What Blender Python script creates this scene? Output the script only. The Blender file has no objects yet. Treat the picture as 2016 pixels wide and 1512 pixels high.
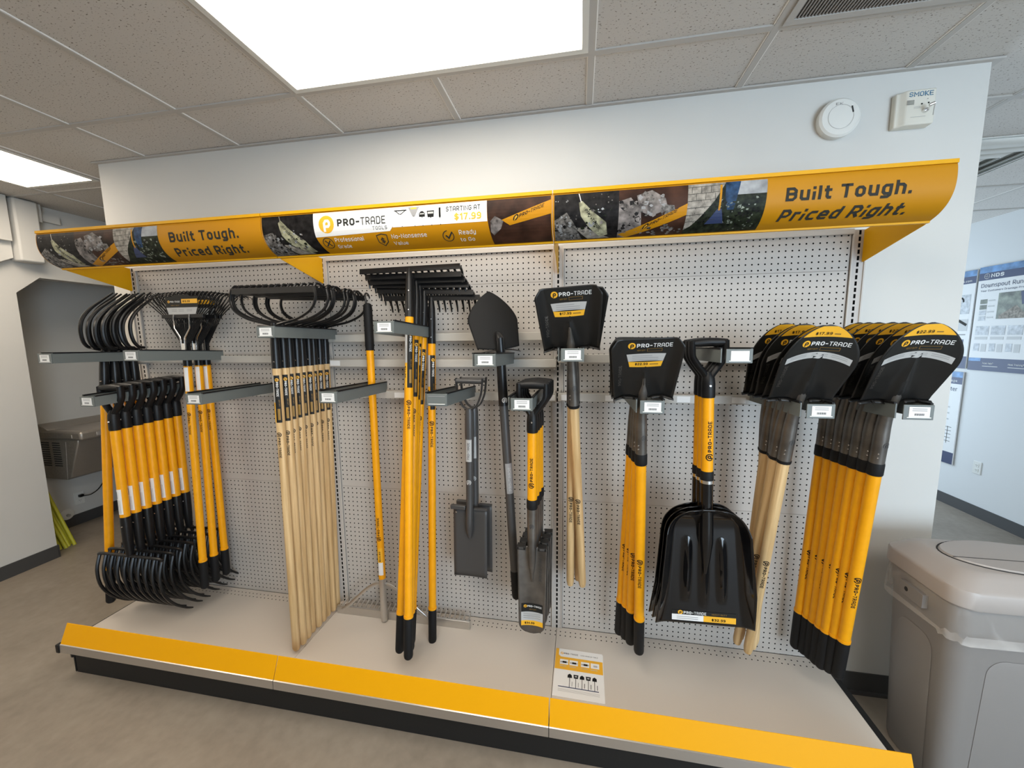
import bpy, math, random
from mathutils import Vector, Matrix
random.seed(7)
SC = bpy.context.scene
C = SC.collection
ZO = 0.178            # height of the shelf deck above the floor; builders use deck-relative z, roots are raised at the end

# ------------------------------------------------------------------ camera, world, exposure
cam_d = bpy.data.cameras.new('camera'); cam = bpy.data.objects.new('camera', cam_d); C.objects.link(cam)
cam_d.sensor_fit = 'HORIZONTAL'; cam_d.sensor_width = 36.0; cam_d.lens = 745.0127/2016*36.0
cam_d.clip_start = 0.02; cam_d.clip_end = 60
def _cam_matrix(y, p, r, loc):
    cy, sy, cp, sp, cr, sr = math.cos(y), math.sin(y), math.cos(p), math.sin(p), math.cos(r), math.sin(r)
    f = Vector((sy*cp, cy*cp, sp)); R0 = Vector((cy, -sy, 0)); U0 = R0.cross(f)
    R = R0*cr + U0*sr; U = -R0*sr + U0*cr
    m = Matrix((R, U, -f)).transposed().to_4x4(); m.translation = loc
    return m
cam.matrix_world = _cam_matrix(-0.177273, -0.118222, -0.010316, Vector((2.54067, -1.82287, 1.49778)))
SC.camera = cam
SC.view_settings.view_transform = 'Standard'; SC.view_settings.look = 'None'
SC.view_settings.exposure = 0.0; SC.view_settings.gamma = 1.0; SC.view_settings.use_curve_mapping = False
SC.cycles.use_denoising = True
SC.cycles.max_bounces = 8; SC.cycles.diffuse_bounces = 5
SC.cycles.sample_clamp_indirect = 6.0
wd = bpy.data.worlds.new('world'); SC.world = wd; wd.use_nodes = True
wd.node_tree.nodes['Background'].inputs[0].default_value = (0.72, 0.86, 1.0, 1)
wd.node_tree.nodes['Background'].inputs[1].default_value = 1.0
LAMP = 6.2            # strength of the ceiling light panels (those of the left aisle are brighter)
# daylight through the shop windows of the right room (front and rear wall)
for nm, x, y, rz, en in (('front_window_daylight', 5.0, -4.35, 0, 150), ('rear_window_daylight', 4.6, 4.1, math.pi, 95)):
    wl = bpy.data.lights.new(nm, 'AREA'); wl.shape = 'RECTANGLE'; wl.size = 2.2; wl.size_y = 2.0
    wl.energy = en; wl.color = (0.66, 0.83, 1.0)
    wo = bpy.data.objects.new(nm, wl); C.objects.link(wo)
    wo.location = (x, y, 1.35-ZO); wo.rotation_euler = (math.radians(90), 0, rz)

# ------------------------------------------------------------------ materials
def _nt(name):
    m = bpy.data.materials.new(name); m.use_nodes = True
    nt = m.node_tree; b = nt.nodes['Principled BSDF']
    return m, nt, b
def mat(name, col, rough=.5, metal=0., spec=.5, var=0., scale=40., bump=0., bscale=200., stretch=None, emit=None, alpha=None, coat=0.):
    m, nt, b = _nt(name)
    b.inputs['Base Color'].default_value = (*col, 1)
    b.inputs['Roughness'].default_value = rough; b.inputs['Metallic'].default_value = metal
    b.inputs['Specular IOR Level'].default_value = spec
    b.inputs['Coat Weight'].default_value = coat
    if alpha is not None: b.inputs['Alpha'].default_value = alpha
    if emit:
        b.inputs['Emission Color'].default_value = (*emit[0], 1); b.inputs['Emission Strength'].default_value = emit[1]
    if var or bump:
        tc = nt.nodes.new('ShaderNodeTexCoord'); mp = nt.nodes.new('ShaderNodeMapping')
        nt.links.new(tc.outputs['Object'], mp.inputs[0])
        if stretch: mp.inputs['Scale'].default_value = stretch
    if var:
        n = nt.nodes.new('ShaderNodeTexNoise'); n.inputs['Scale'].default_value = scale; n.inputs['Detail'].default_value = 5
        nt.links.new(mp.outputs[0], n.inputs['Vector'])
        r = nt.nodes.new('ShaderNodeValToRGB')
        r.color_ramp.elements[0].position = .3; r.color_ramp.elements[1].position = .7
        r.color_ramp.elements[0].color = (*[c*(1-var) for c in col], 1); r.color_ramp.elements[1].color = (*[min(1, c*(1+var)) for c in col], 1)
        nt.links.new(n.outputs['Fac'], r.inputs[0]); nt.links.new(r.outputs[0], b.inputs['Base Color'])
    if bump:
        n2 = nt.nodes.new('ShaderNodeTexNoise'); n2.inputs['Scale'].default_value = bscale
        nt.links.new(mp.outputs[0], n2.inputs['Vector'])
        bp = nt.nodes.new('ShaderNodeBump'); bp.inputs['Strength'].default_value = bump; bp.inputs['Distance'].default_value = .002
        nt.links.new(n2.outputs['Fac'], bp.inputs['Height']); nt.links.new(bp.outputs[0], b.inputs['Normal'])
    return m
def _math(nt, op, a, b=None, c=None):
    n = nt.nodes.new('ShaderNodeMath'); n.operation = op
    for i, v in enumerate((a, b, c)):
        if v is None: continue
        if isinstance(v, (int, float)): n.inputs[i].default_value = v
        else: nt.links.new(v, n.inputs[i])
    return n.outputs[0]
PEGC = (0.46, 0.43, 0.395)
def mat_pattern(name, col, dark, build, rough=.5):
    """painted sheet metal with punched holes: BUILD(nt, x, y, z) gives the hole mask from object coordinates"""
    m, nt, b = _nt(name)
    tc = nt.nodes.new('ShaderNodeTexCoord'); s = nt.nodes.new('ShaderNodeSeparateXYZ')
    nt.links.new(tc.outputs['Object'], s.inputs[0])
    k = build(nt, s.outputs[0], s.outputs[1], s.outputs[2])
    mx = nt.nodes.new('ShaderNodeMix'); mx.data_type = 'RGBA'
    nt.links.new(k, mx.inputs[0]); mx.inputs[6].default_value = (*col, 1); mx.inputs[7].default_value = (*dark, 1)
    nt.links.new(mx.outputs[2], b.inputs['Base Color']); b.inputs['Roughness'].default_value = rough
    sp = _math(nt, 'MULTIPLY', _math(nt, 'SUBTRACT', 1.0, k), .4)
    nt.links.new(sp, b.inputs['Specular IOR Level'])
    return m
IN = .0254
def _cell(nt, v, off):      # distance from the nearest whole number of inches
    f = _math(nt, 'FRACT', _math(nt, 'ADD', _math(nt, 'DIVIDE', v, IN), off + .5))
    return _math(nt, 'SUBTRACT', f, .5)
def _peg(nt, x, y, z):
    dx = _cell(nt, x, .5); dz = _cell(nt, z, 0.)
    d = _math(nt, 'SQRT', _math(nt, 'ADD', _math(nt, 'MULTIPLY', dx, dx), _math(nt, 'MULTIPLY', dz, dz)))
    hole = _math(nt, 'LESS_THAN', d, .135)
    skip = _math(nt, 'GREATER_THAN', _math(nt, 'ABSOLUTE', _math(nt, 'SUBTRACT', _math(nt, 'DIVIDE', z, IN), 28.0)), .5)
    return _math(nt, 'MULTIPLY', hole, skip)
def _deck(nt, x, y, z):
    dx = _cell(nt, x, .2); dy = _cell(nt, y, .0)
    d = _math(nt, 'SQRT', _math(nt, 'ADD', _math(nt, 'MULTIPLY', dx, dx), _math(nt, 'MULTIPLY', dy, dy)))
    return _math(nt, 'MULTIPLY', _math(nt, 'LESS_THAN', d, .13), _math(nt, 'MULTIPLY', _math(nt, 'GREATER_THAN', y, -.064), _math(nt, 'LESS_THAN', y, -.012)))
def _slot(nt, x, y, z):
    f = _math(nt, 'FRACT', _math(nt, 'DIVIDE', z, IN))
    return _math(nt, 'MULTIPLY', _math(nt, 'LESS_THAN', f, .68), _math(nt, 'LESS_THAN', _math(nt, 'ABSOLUTE', x), .0042))
M = {}
M['peg'] = mat_pattern('pegboard_paint', PEGC, (.008, .008, .008), _peg, .5)
M['deck'] = mat_pattern('deck_paint', (.53, .485, .43), (.01, .01, .01), _deck, .42)
M['post'] = mat_pattern('upright_paint', (.46, .43, .40), (.006, .006, .006), _slot, .45)
M['trim'] = mat('shelf_trim_paint', (.50, .47, .43), .45)
M['rail'] = mat('crossbar_paint', (.44, .42, .38), .4)
M['wall'] = mat('wall_paint', (.60, .595, .565), .75, var=.015, scale=3, bump=.03, bscale=300)
M['wall2'] = mat('right_room_paint', (.66, .67, .665), .7)
M['floor'] = None
M['base'] = mat('vinyl_baseboard', (.055, .055, .055), .5)
M['black'] = mat('black_plastic', (.006, .006, .0065), .45, spec=.3)
M['kick'] = mat('black_kick_plate', (.004, .004, .004), .6)
M['rubber'] = mat('black_rubber_grip', (.007, .007, .0075), .6, spec=.25, bump=.08, bscale=900)
M['steelblk'] = mat('black_enamel_steel', (.007, .007, .0075), .3, spec=.36)
M['steelblade'] = mat('black_lacquered_blade', (.010, .0097, .0094), .34, spec=.36, var=.15, scale=12)
M['socket'] = mat('dark_lacquered_steel', (.15, .138, .125), .38, metal=.75, var=.3, scale=14)
M['mattblk'] = mat('matt_black_steel', (.009, .009, .009), .65, spec=.18)
M['polyblk'] = mat('glossy_black_poly', (.004, .004, .0045), .09, spec=.5)
M['grey'] = mat('dark_grey_enamel', (.060, .058, .057), .42, metal=.2)
M['yellow'] = mat('yellow_fiberglass', (.78, .335, .003), .4, spec=.35, var=.04, scale=30)
M['sign'] = mat('yellow_sign_sheet', (.47, .205, .002), .5, spec=.22)
M['signmetal'] = mat('yellow_painted_metal', (.68, .34, .002), .45, spec=.25)
M['lip'] = mat('yellow_price_strip', (.70, .325, .001), .5, spec=.18)
M['alum'] = mat('aluminium', (.58, .56, .53), .32, metal=.9)
M['zinc'] = mat('bright_zinc', (.78, .78, .78), .2, metal=1.)
M['arm'] = mat('grey_powder_coat', (.125, .14, .135), .5)
M['white'] = mat('white_paper', (.72, .72, .71), .6)
M['whitepl'] = mat('white_plastic', (.70, .70, .66), .4)
M['ivory'] = mat('ivory_plastic', (.68, .66, .58), .4)
M['silver'] = mat('silver_label', (.42, .42, .41), .45)
M['ink'] = mat('black_ink', (.010, .010, .010), .6, spec=.15)
M['charcoal'] = mat('charcoal_ink', (.030, .030, .026), .6, spec=.12)
M['lblack'] = mat('black_label', (.014, .014, .013), .5, spec=.22)
M['gold'] = mat('gold_label', (.78, .40, .02), .45)
M['gline'] = mat('grey_ink', (.26, .26, .26), .6)
M['brown'] = mat('brown_label_ink', (.25, .14, .02), .5)
M['blue'] = mat('blue_ink', (.05, .19, .33), .5)
M['navy'] = mat('navy_print', (.02, .035, .10), .5)
M['posterblue'] = mat('poster_blue_photo', (.10, .22, .42), .5, var=.5, scale=14)
M['postergreen'] = mat('poster_garden_photo', (.16, .18, .14), .5, var=.7, scale=18)
M['postergrey'] = mat('poster_grey_print', (.45, .47, .49), .5, var=.3, scale=40)
M['photodark'] = mat('dark_soil_photo', (.009, .008, .008), .5, spec=.15, var=.95, scale=45)
M['photobrown'] = mat('brown_blur_photo', (.040, .017, .010), .5, spec=.15, var=.85, scale=11)
M['rock'] = mat('grey_rock_photo', (.17, .15, .14), .5, spec=.15, var=.85, scale=34)
M['gravel'] = mat('gravel_photo', (.13, .12, .11), .5, spec=.15, var=.9, scale=90)
M['bladephoto'] = mat('muddy_blade_photo', (.30, .29, .19), .5, spec=.15, var=.75, scale=38)
M['brick'] = mat('stone_wall_photo', (.27, .245, .21), .5, spec=.15, var=.5, scale=55)
M['jeans'] = mat('jeans_photo', (.020, .05, .11), .5, spec=.15, var=.7, scale=40)
M['leaf'] = mat('foliage_photo', (.013, .017, .009), .5, spec=.15, var=.97, scale=70)
M['housewhite'] = mat('white_house_photo', (.30, .31, .32), .5, spec=.15, var=.3, scale=30)
M['can'] = mat('taupe_bin_plastic', (.225, .21, .198), .45, bump=.03, bscale=500)
M['lid'] = mat('taupe_lid_plastic', (.36, .325, .30), .42, bump=.04, bscale=600)
M['stain'] = mat('brushed_stainless', (.36, .33, .29), .38, metal=.55, var=.12, scale=60, stretch=(1, 40, 1))
M['stakes'] = mat('lime_yellow_poles', (.50, .48, .03), .45)
M['grille'] = mat('grey_grille', (.30, .28, .26), .6)
M['recess'] = mat('dark_recess', (.02, .02, .02), .8)
M['tbar'] = mat('ceiling_grid_paint', (.46, .44, .41), .5)
M['tedge'] = mat('cut_tile_edge', (.90, .88, .84), .6)  # pale colour paints the light caught by the tile rims
def mat_wood():
    m, nt, b = _nt('ash_wood_handle')
    tc = nt.nodes.new('ShaderNodeTexCoord'); mp = nt.nodes.new('ShaderNodeMapping'); mp.inputs['Scale'].default_value = (60, 60, 2.2)
    oi = nt.nodes.new('ShaderNodeObjectInfo'); ad = nt.nodes.new('ShaderNodeVectorMath'); ad.operation = 'ADD'
    nt.links.new(tc.outputs['Object'], mp.inputs[0]); nt.links.new(mp.outputs[0], ad.inputs[0]); nt.links.new(oi.outputs['Location'], ad.inputs[1])
    sc2 = nt.nodes.new('ShaderNodeVectorMath'); sc2.operation = 'SCALE'; sc2.inputs[3].default_value = 37.0
    nt.links.new(oi.outputs['Location'], sc2.inputs[0]); nt.links.new(sc2.outputs[0], ad.inputs[1])
    n = nt.nodes.new('ShaderNodeTexNoise'); n.inputs['Scale'].default_value = 1.2; n.inputs['Detail'].default_value = 6
    nt.links.new(ad.outputs[0], n.inputs['Vector'])
    r = nt.nodes.new('ShaderNodeValToRGB'); e = r.color_ramp.elements
    e[0].position = .28; e[0].color = (.43, .26, .10, 1); e[1].position = .66; e[1].color = (.67, .475, .245, 1)
    nt.links.new(n.outputs['Fac'], r.inputs[0]); nt.links.new(r.outputs[0], b.inputs['Base Color']); b.inputs['Roughness'].default_value = .5
    return m
M['wood'] = mat_wood()
def mat_floor():
    m, nt, b = _nt('polished_concrete')
    tc = nt.nodes.new('ShaderNodeTexCoord')
    n = nt.nodes.new('ShaderNodeTexNoise'); n.inputs['Scale'].default_value = 1.6; n.inputs['Detail'].default_value = 8; n.inputs['Roughness'].default_value = .6
    n2 = nt.nodes.new('ShaderNodeTexNoise'); n2.inputs['Scale'].default_value = 22; n2.inputs['Detail'].default_value = 6
    nt.links.new(tc.outputs['Object'], n.inputs['Vector']); nt.links.new(tc.outputs['Object'], n2.inputs['Vector'])
    a = _math(nt, 'ADD', _math(nt, 'MULTIPLY', n.outputs['Fac'], .7), _math(nt, 'MULTIPLY', n2.outputs['Fac'], .3))
    r = nt.nodes.new('ShaderNodeValToRGB'); e = r.color_ramp.elements
    e[0].position = .36; e[0].color = (.195, .164, .130, 1); e[1].position = .64; e[1].color = (.283, .244, .198, 1)
    nt.links.new(a, r.inputs[0]); nt.links.new(r.outputs[0], b.inputs['Base Color'])
    b.inputs['Roughness'].default_value = .42; b.inputs['Specular IOR Level'].default_value = .4
    return m
M['floor'] = mat_floor()
def mat_tile():
    m, nt, b = _nt('fissured_ceiling_tile')
    tc = nt.nodes.new('ShaderNodeTexCoord')
    mp = nt.nodes.new('ShaderNodeMapping'); mp.inputs['Scale'].default_value = (1, 1.7, 1); mp.inputs['Rotation'].default_value = (0, 0, .5)
    nt.links.new(tc.outputs['Object'], mp.inputs[0])
    n = nt.nodes.new('ShaderNodeTexNoise'); n.inputs['Scale'].default_value = 105; n.inputs['Detail'].default_value = 3; n.inputs['Roughness'].default_value = .55
    nt.links.new(mp.outputs[0], n.inputs['Vector'])
    r = nt.nodes.new('ShaderNodeValToRGB'); e = r.color_ramp.elements
    e[0].position = .335; e[0].color = (.15, .125, .10, 1); e[1].position = .385; e[1].color = (.56, .535, .50, 1)
    nt.links.new(n.outputs['Fac'], r.inputs[0]); nt.links.new(r.outputs[0], b.inputs['Base Color']); b.inputs['Roughness'].default_value = .9
    bp = nt.nodes.new('ShaderNodeBump'); bp.inputs['Strength'].default_value = .3; bp.inputs['Distance'].default_value = .002
    nt.links.new(n.outputs['Fac'], bp.inputs['Height']); nt.links.new(bp.outputs[0], b.inputs['Normal'])
    return m
M['tile'] = mat_tile()
def mat_liner():
    m, nt, b = _nt('clear_bin_liner')
    b.inputs['Base Color'].default_value = (.75, .72, .68, 1); b.inputs['Roughness'].default_value = .2
    tc = nt.nodes.new('ShaderNodeTexCoord'); n = nt.nodes.new('ShaderNodeTexNoise'); n.inputs['Scale'].default_value = 7; n.inputs['Distortion'].default_value = 1.5
    nt.links.new(tc.outputs['Object'], n.inputs['Vector'])
    r = nt.nodes.new('ShaderNodeValToRGB'); e = r.color_ramp.elements
    e[0].position = .48; e[0].color = (.10, .10, .10, 1); e[1].position = .75; e[1].color = (.34, .34, .34, 1)
    nt.links.new(n.outputs['Fac'], r.inputs[0]); nt.links.new(r.outputs[0], b.inputs['Alpha'])
    bp = nt.nodes.new('ShaderNodeBump'); bp.inputs['Strength'].default_value = .8; bp.inputs['Distance'].default_value = .01
    nt.links.new(n.outputs['Fac'], bp.inputs['Height']); nt.links.new(bp.outputs[0], b.inputs['Normal'])
    return m
M['liner'] = mat_liner()
M['hem'] = mat('liner_hem', (.75, .72, .68), .3, alpha=.22)
M['lamp'] = mat('light_diffuser', (.8, .8, .8), .6, emit=((1.0, .915, .80), LAMP))
M['lamp2'] = mat('light_diffuser_warm', (.8, .8, .8), .6, emit=((1.0, .86, .70), LAMP*2.1))

# ------------------------------------------------------------------ mesh builder
class MB:
    def __init__(s): s.v = []; s.f = []; s.mi = []; s.ms = []
    def m(s, name):
        if name not in s.ms: s.ms.append(name)
        return s.ms.index(name)
    def add(s, vs, fs, mat):
        k = len(s.v); i = s.m(mat)
        s.v += [tuple(p) for p in vs]
        for f in fs: s.f.append([a+k for a in f]); s.mi.append(i)
    def box(s, x0, x1, y0, y1, z0, z1, mat):
        vs = [(x, y, z) for z in (z0, z1) for y in (y0, y1) for x in (x0, x1)]
        s.add(vs, [(0, 2, 3, 1), (4, 5, 7, 6), (0, 1, 5, 4), (2, 6, 7, 3), (0, 4, 6, 2), (1, 3, 7, 5)], mat); return s
    def prism(s, poly, depth, mat, plane='xz', at=0.):
        """POLY (2-D, counter-clockwise) in the plane xz / yz / xy, extruded by DEPTH along the third axis from AT"""
        def P(a, b, c): return {'xz': (a, c, b), 'yz': (c, a, b), 'xy': (a, b, c)}[plane]
        n = len(poly); vs = [P(a, b, at) for a, b in poly] + [P(a, b, at+depth) for a, b in poly]
        fs = [tuple(range(n)), tuple(range(2*n-1, n-1, -1))] + [(i, i+n, (i+1) % n+n, (i+1) % n) for i in range(n)]
        s.add(vs, fs, mat); return s
    def tube(s, pts, r, mat, seg=12, cap=True, flat=(1., 1.), up=(0, 1, 0), r_end=True):
        pts = [Vector(p) for p in pts]; n = len(pts)
        rs = r if isinstance(r, (list, tuple)) else [r]*n
        t = [(pts[min(i+1, n-1)]-pts[max(i-1, 0)]).normalized() for i in range(n)]
        a = Vector(up); a = a - t[0]*a.dot(t[0])
        if a.length < 1e-4: a = Vector((1, 0, 0)) - t[0]*t[0].x
        a.normalize(); vs = []
        for i in range(n):
            a = a - t[i]*a.dot(t[i]); a.normalize(); b = t[i].cross(a)
            for k in range(seg):
                q = 2*math.pi*k/seg
                vs.append(pts[i] + a*(math.cos(q)*rs[i]*flat[0]) + b*(math.sin(q)*rs[i]*flat[1]))
        fs = [(i*seg+k, i*seg+(k+1) % seg, (i+1)*seg+(k+1) % seg, (i+1)*seg+k) for i in range(n-1) for k in range(seg)]
        if cap: fs += [tuple(range(seg-1, -1, -1)), tuple(range((n-1)*seg, n*seg))]
        s.add(vs, fs, mat); return s
    def grid(s, nu, nv, fn, mat, keep=None):
        vs = [fn(i/nu, j/nv) for j in range(nv+1) for i in range(nu+1)]
        fs = [(j*(nu+1)+i, j*(nu+1)+i+1, (j+1)*(nu+1)+i+1, (j+1)*(nu+1)+i) for j in range(nv) for i in range(nu)]
        s.add(vs, fs, mat); return s
    def flat(s, poly, mapf, mat, e=0., band=None, axis=1):
        """a flat 2-D polygon laid on a surface: MAPF(x, y, e) -> point; cut in bands where the surface bends"""
        ps = [poly]
        if band:
            lo = min(p[axis] for p in poly); hi = max(p[axis] for p in poly); ps = []
            k = math.floor(lo/band)
            while k*band < hi:
                q = _clip(_clip(poly, axis, k*band, 1), axis, (k+1)*band, -1)
                if len(q) >= 3: ps.append(q)
                k += 1
        for q in ps: s.add([mapf(a, b, e) for a, b in q], [tuple(range(len(q)))], mat)
        return s
    def mesh(s, name):
        me = bpy.data.meshes.new(name); me.from_pydata(s.v, [], s.f)
        for n in s.ms: me.materials.append(M[n])
        me.polygons.foreach_set('material_index', s.mi)
        me.polygons.foreach_set('use_smooth', [True]*len(s.f))
        me.update(); me.set_sharp_from_angle(angle=math.radians(38))
        return me
def _clip(poly, ax, val, sg):
    out = []
    for i, p in enumerate(poly):
        q = poly[(i+1) % len(poly)]; dp = (p[ax]-val)*sg; dq = (q[ax]-val)*sg
        if dp >= 0: out.append(p)
        if (dp > 0 and dq < 0) or (dp < 0 and dq > 0):
            t = dp/(dp-dq); out.append((p[0]+(q[0]-p[0])*t, p[1]+(q[1]-p[1])*t))
    return out
def obj(name, mb, parent=None, loc=(0, 0, 0), rot=(0, 0, 0), bevel=0., solid=0., kind=None, label=None):
    me = mb if isinstance(mb, bpy.types.Mesh) else mb.mesh(name)
    o = bpy.data.objects.new(name, me); C.objects.link(o)
    o.location = loc; o.rotation_euler = rot
    if parent: o.parent = parent
    if solid:
        md = o.modifiers.new('solid', 'SOLIDIFY'); md.thickness = solid; md.offset = -1
    if bevel:
        md = o.modifiers.new('bevel', 'BEVEL'); md.width = bevel; md.segments = 2; md.limit_method = 'ANGLE'; md.angle_limit = math.radians(40)
    if kind: o['kind'] = kind
    if label: o['label'] = label
    return o
def tag(o, label, cat, group=None):
    o['label'] = label; o['category'] = cat
    if group: o['group'] = group
    return o
def empty(name, loc=(0, 0, 0), label=None, cat=None, group=None):
    o = bpy.data.objects.new(name, None); C.objects.link(o); o.location = loc; o.empty_display_size = .05
    if label: tag(o, label, cat, group)
    return o
def struct(name, mb, parent=None, **k): return obj(name, mb, parent, kind='structure', **k)
def copy_tree(o, parent=None):
    c = o.copy(); C.objects.link(c)
    c.parent = parent
    for ch in o.children: copy_tree(ch, c)
    return c
def pose(o, T, B, yaw=0.):
    """hang O with its origin at T, its shaft pointing to B, turned by YAW about the shaft"""
    T = Vector(T); B = Vector(B); z = (T-B).normalized(); x = Vector((0, 1, 0)).cross(z).normalized(); y = z.cross(x)
    m = Matrix((x, y, z)).transposed() @ Matrix.Rotation(yaw, 3, 'Z')
    o.location = T; o.rotation_mode = 'XYZ'; o.rotation_euler = m.to_euler('XYZ')
def cr(pts, n=6):
    """smooth curve through PTS"""
    P = [Vector(p) for p in pts]; out = []
    for i in range(len(P)-1):
        p0 = P[max(i-1, 0)]; p1 = P[i]; p2 = P[i+1]; p3 = P[min(i+2, len(P)-1)]
        for k in range(n):
            t = k/n
            out.append(.5*((2*p1)+(p2-p0)*t+(2*p0-5*p1+4*p2-p3)*t*t+(3*p1-p0-3*p2+p3)*t**3))
    out.append(P[-1]); return out
def lerp(a, b, t): return a+(b-a)*t
ORD = ['frontmost', 'second from the front', 'third from the front', 'fourth from the front', 'fifth from the front', 'sixth from the front', 'seventh from the front', 'eighth from the front']
def ordn(i, n): return 'rearmost' if i == n-1 else ORD[i]

# ------------------------------------------------------------------ lettering: a square-cornered stroke alphabet
k_ = .2
G = {
 'O': (.72, 'k0 w-k,0 w,k w,1-k w-k,1 k,1 0,1-k 0,k k,0'), 'A': (.74, '0,0 0,1-k k,1 w-k,1 w,1-k w,0|0,.38 w,.38'),
 'P': (.68, '0,0 0,1 w-k,1 w,1-k w,.6 w-k,.42 0,.42'), 'R': (.7, '0,0 0,1 w-k,1 w,1-k w,.6 w-k,.42 0,.42|.35,.42 w,0'),
 'T': (.7, '0,1 w,1|.35,1 .35,0'), 'D': (.72, '0,0 0,1 w-k,1 w,1-k w,k w-k,0 0,0'), 'E': (.62, 'w,1 0,1 0,0 w,0|0,.5 .55,.5'),
 'L': (.6, '0,1 0,0 w,0'), 'S': (.68, 'w,.85 w-k,1 k,1 0,1-k 0,.62 k,.5 w-k,.5 w,.38 w,k w-k,0 k,0 0,.15'),
 'G': (.72, 'w,.85 w-k,1 k,1 0,1-k 0,k k,0 w-k,0 w,k w,.46 .4,.46'), 'C': (.68, 'w,.8 w-k,1 k,1 0,1-k 0,k k,0 w-k,0 w,.2'),
 'I': (.0, '0,0 0,1'), 'N': (.74, '0,0 0,1 w,0 w,1'), 'M': (.95, '0,0 0,1 .475,.35 w,1 w,0'), 'K': (.7, '0,0 0,1|w,1 .1,.5 w,0'),
 'V': (.74, '0,1 .37,0 w,1'), 'H': (.72, '0,0 0,1|w,0 w,1|0,.5 w,.5'), 'Y': (.74, '0,1 .37,.5 w,1|.37,.5 .37,0'), 'U': (.72, '0,1 0,k k,0 w-k,0 w,k w,1'),
 'B': (.7, '0,0 0,1 w-k,1 w,1-k w,.62 .56,.52 0,.52|.56,.52 w,.4 w,k w-k,0 0,0'), 'F': (.62, 'w,1 0,1 0,0|0,.5 .55,.5'), 'Q': (.72, 'k,0 w-k,0 w,k w,1-k w-k,1 k,1 0,1-k 0,k k,0'),
 '0': (.66, 'k,0 w-k,0 w,k w,1-k w-k,1 k,1 0,1-k 0,k k,0'), '1': (.3, '0,.8 .3,1 .3,0'), '2': (.66, '0,.82 k,1 w-k,1 w,1-k w,.6 0,.15 0,0 w,0'),
 '3': (.66, '0,1 w-k,1 w,1-k w,.62 .5,.52 .2,.52|.5,.52 w,.4 w,k w-k,0 0,0'), '4': (.7, '.5,0 .5,1 0,.3 w,.3'), '6': (.66, 'w,1 k,1 0,1-k 0,k k,0 w-k,0 w,k w,.4 w-k,.55 0,.55'),
 '7': (.66, '0,1 w,1 .25,0'), '9': (.66, '0,0 w-k,0 w,k w,1-k w-k,1 k,1 0,1-k 0,.6 k,.45 w,.45'), '5': (.66, 'w,1 0,1 0,.55 w-k,.55 w,.4 w,k w-k,0 0,0'), '8': (.66, 'k,0 w-k,0 w,k w,.4 .5,.52 w,.64 w,1-k w-k,1 k,1 0,1-k 0,.64 .16,.52 0,.4 0,k k,0|.16,.52 .5,.52'),
 '$': (.66, 'w,.82 w-k,.92 k,.92 0,.78 0,.62 k,.5 w-k,.5 w,.38 w,.22 w-k,.08 k,.08 0,.18|.33,1.1 .33,-.1'), '.': (.0, '0,0 0,.02'), '-': (.4, '0,.46 w,.46'), '?': (.5, '0,.85 .1,1 .4,1 w,.85 w,.6 .25,.4|.25,0 .25,.02'), '#': (.6, '.15,0 .25,1|.4,0 .5,1|0,.35 w,.35|0,.7 w,.7'),
 'a': (.56, '0,.72 .4,.72 w,.58 w,0 .14,0 0,.12 0,.28 .12,.4 w,.4'), 'c': (.54, 'w,.72 .16,.72 0,.56 0,.16 .16,0 w,0'), 'd': (.58, 'w,1 w,0 .16,0 0,.16 0,.56 .16,.72 w,.72'),
 'e': (.58, 'w,0 .16,0 0,.16 0,.56 .16,.72 .42,.72 w,.58 w,.36 0,.36'), 'f': (.34, '.14,0 .14,.86 .26,1 w,1|0,.66 w,.66'), 'g': (.58, '0,-.28 .42,-.28 w,-.14 w,.72 .16,.72 0,.56 0,.16 .16,0 w,0'),
 'h': (.58, '0,0 0,1|0,.72 .42,.72 w,.58 w,0'), 'i': (.0, '0,0 0,.50|0,.95 0,.96'), 'l': (.0, '0,0 0,1'), 'n': (.58, '0,0 0,.72 .42,.72 w,.58 w,0'),
 'o': (.58, '.16,0 .42,0 w,.16 w,.56 .42,.72 .16,.72 0,.56 0,.16 .16,0'), 'r': (.36, '0,0 0,.72 w,.72'), 's': (.52, 'w,.72 .14,.72 0,.6 0,.46 .1,.38 .42,.34 w,.26 w,.12 .4,0 0,0'),
 't': (.36, '.12,.95 .12,.14 .24,0 w,0|0,.68 w,.68'), 'u': (.58, '0,.72 0,.14 .14,0 w,0|w,.72 w,0'), 'y': (.58, '0,.72 0,.14 .14,0 w,0|w,.72 w,-.14 .42,-.28 .05,-.28'),
 'b': (.58, '0,1 0,0 .42,0 w,.16 w,.56 .42,.72 0,.72'), 'k': (.54, '0,0 0,1|w,.72 .1,.36 w,0'), 'p': (.58, '0,-.28 0,.72 .42,.72 w,.56 w,.16 .42,0 0,0'), 'w': (.8, '0,.72 0,.14 .12,0 .4,0 .4,.6|.4,0 .68,0 w,.14 w,.72'), 'm': (.86, '0,0 0,.72 .74,.72 w,.58 w,0|.43,.72 .43,0'), 'v': (.56, '0,.72 .28,0 w,.72'),
}
def _num(t, w):
    t = t.replace('w', '%g' % w).replace('k', '%g' % k_)
    return eval(t)
GL = {}
for ch, (w, d) in G.items():
    ls = []
    for part in d.split('|'):
        pl = []
        for q in part.split():
            if q == 'k0': q = 'k,0'
            a, b = q.split(','); pl.append((_num(a, w), _num(b, w)))
        ls.append(pl)
    GL[ch] = (w, ls)
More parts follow.
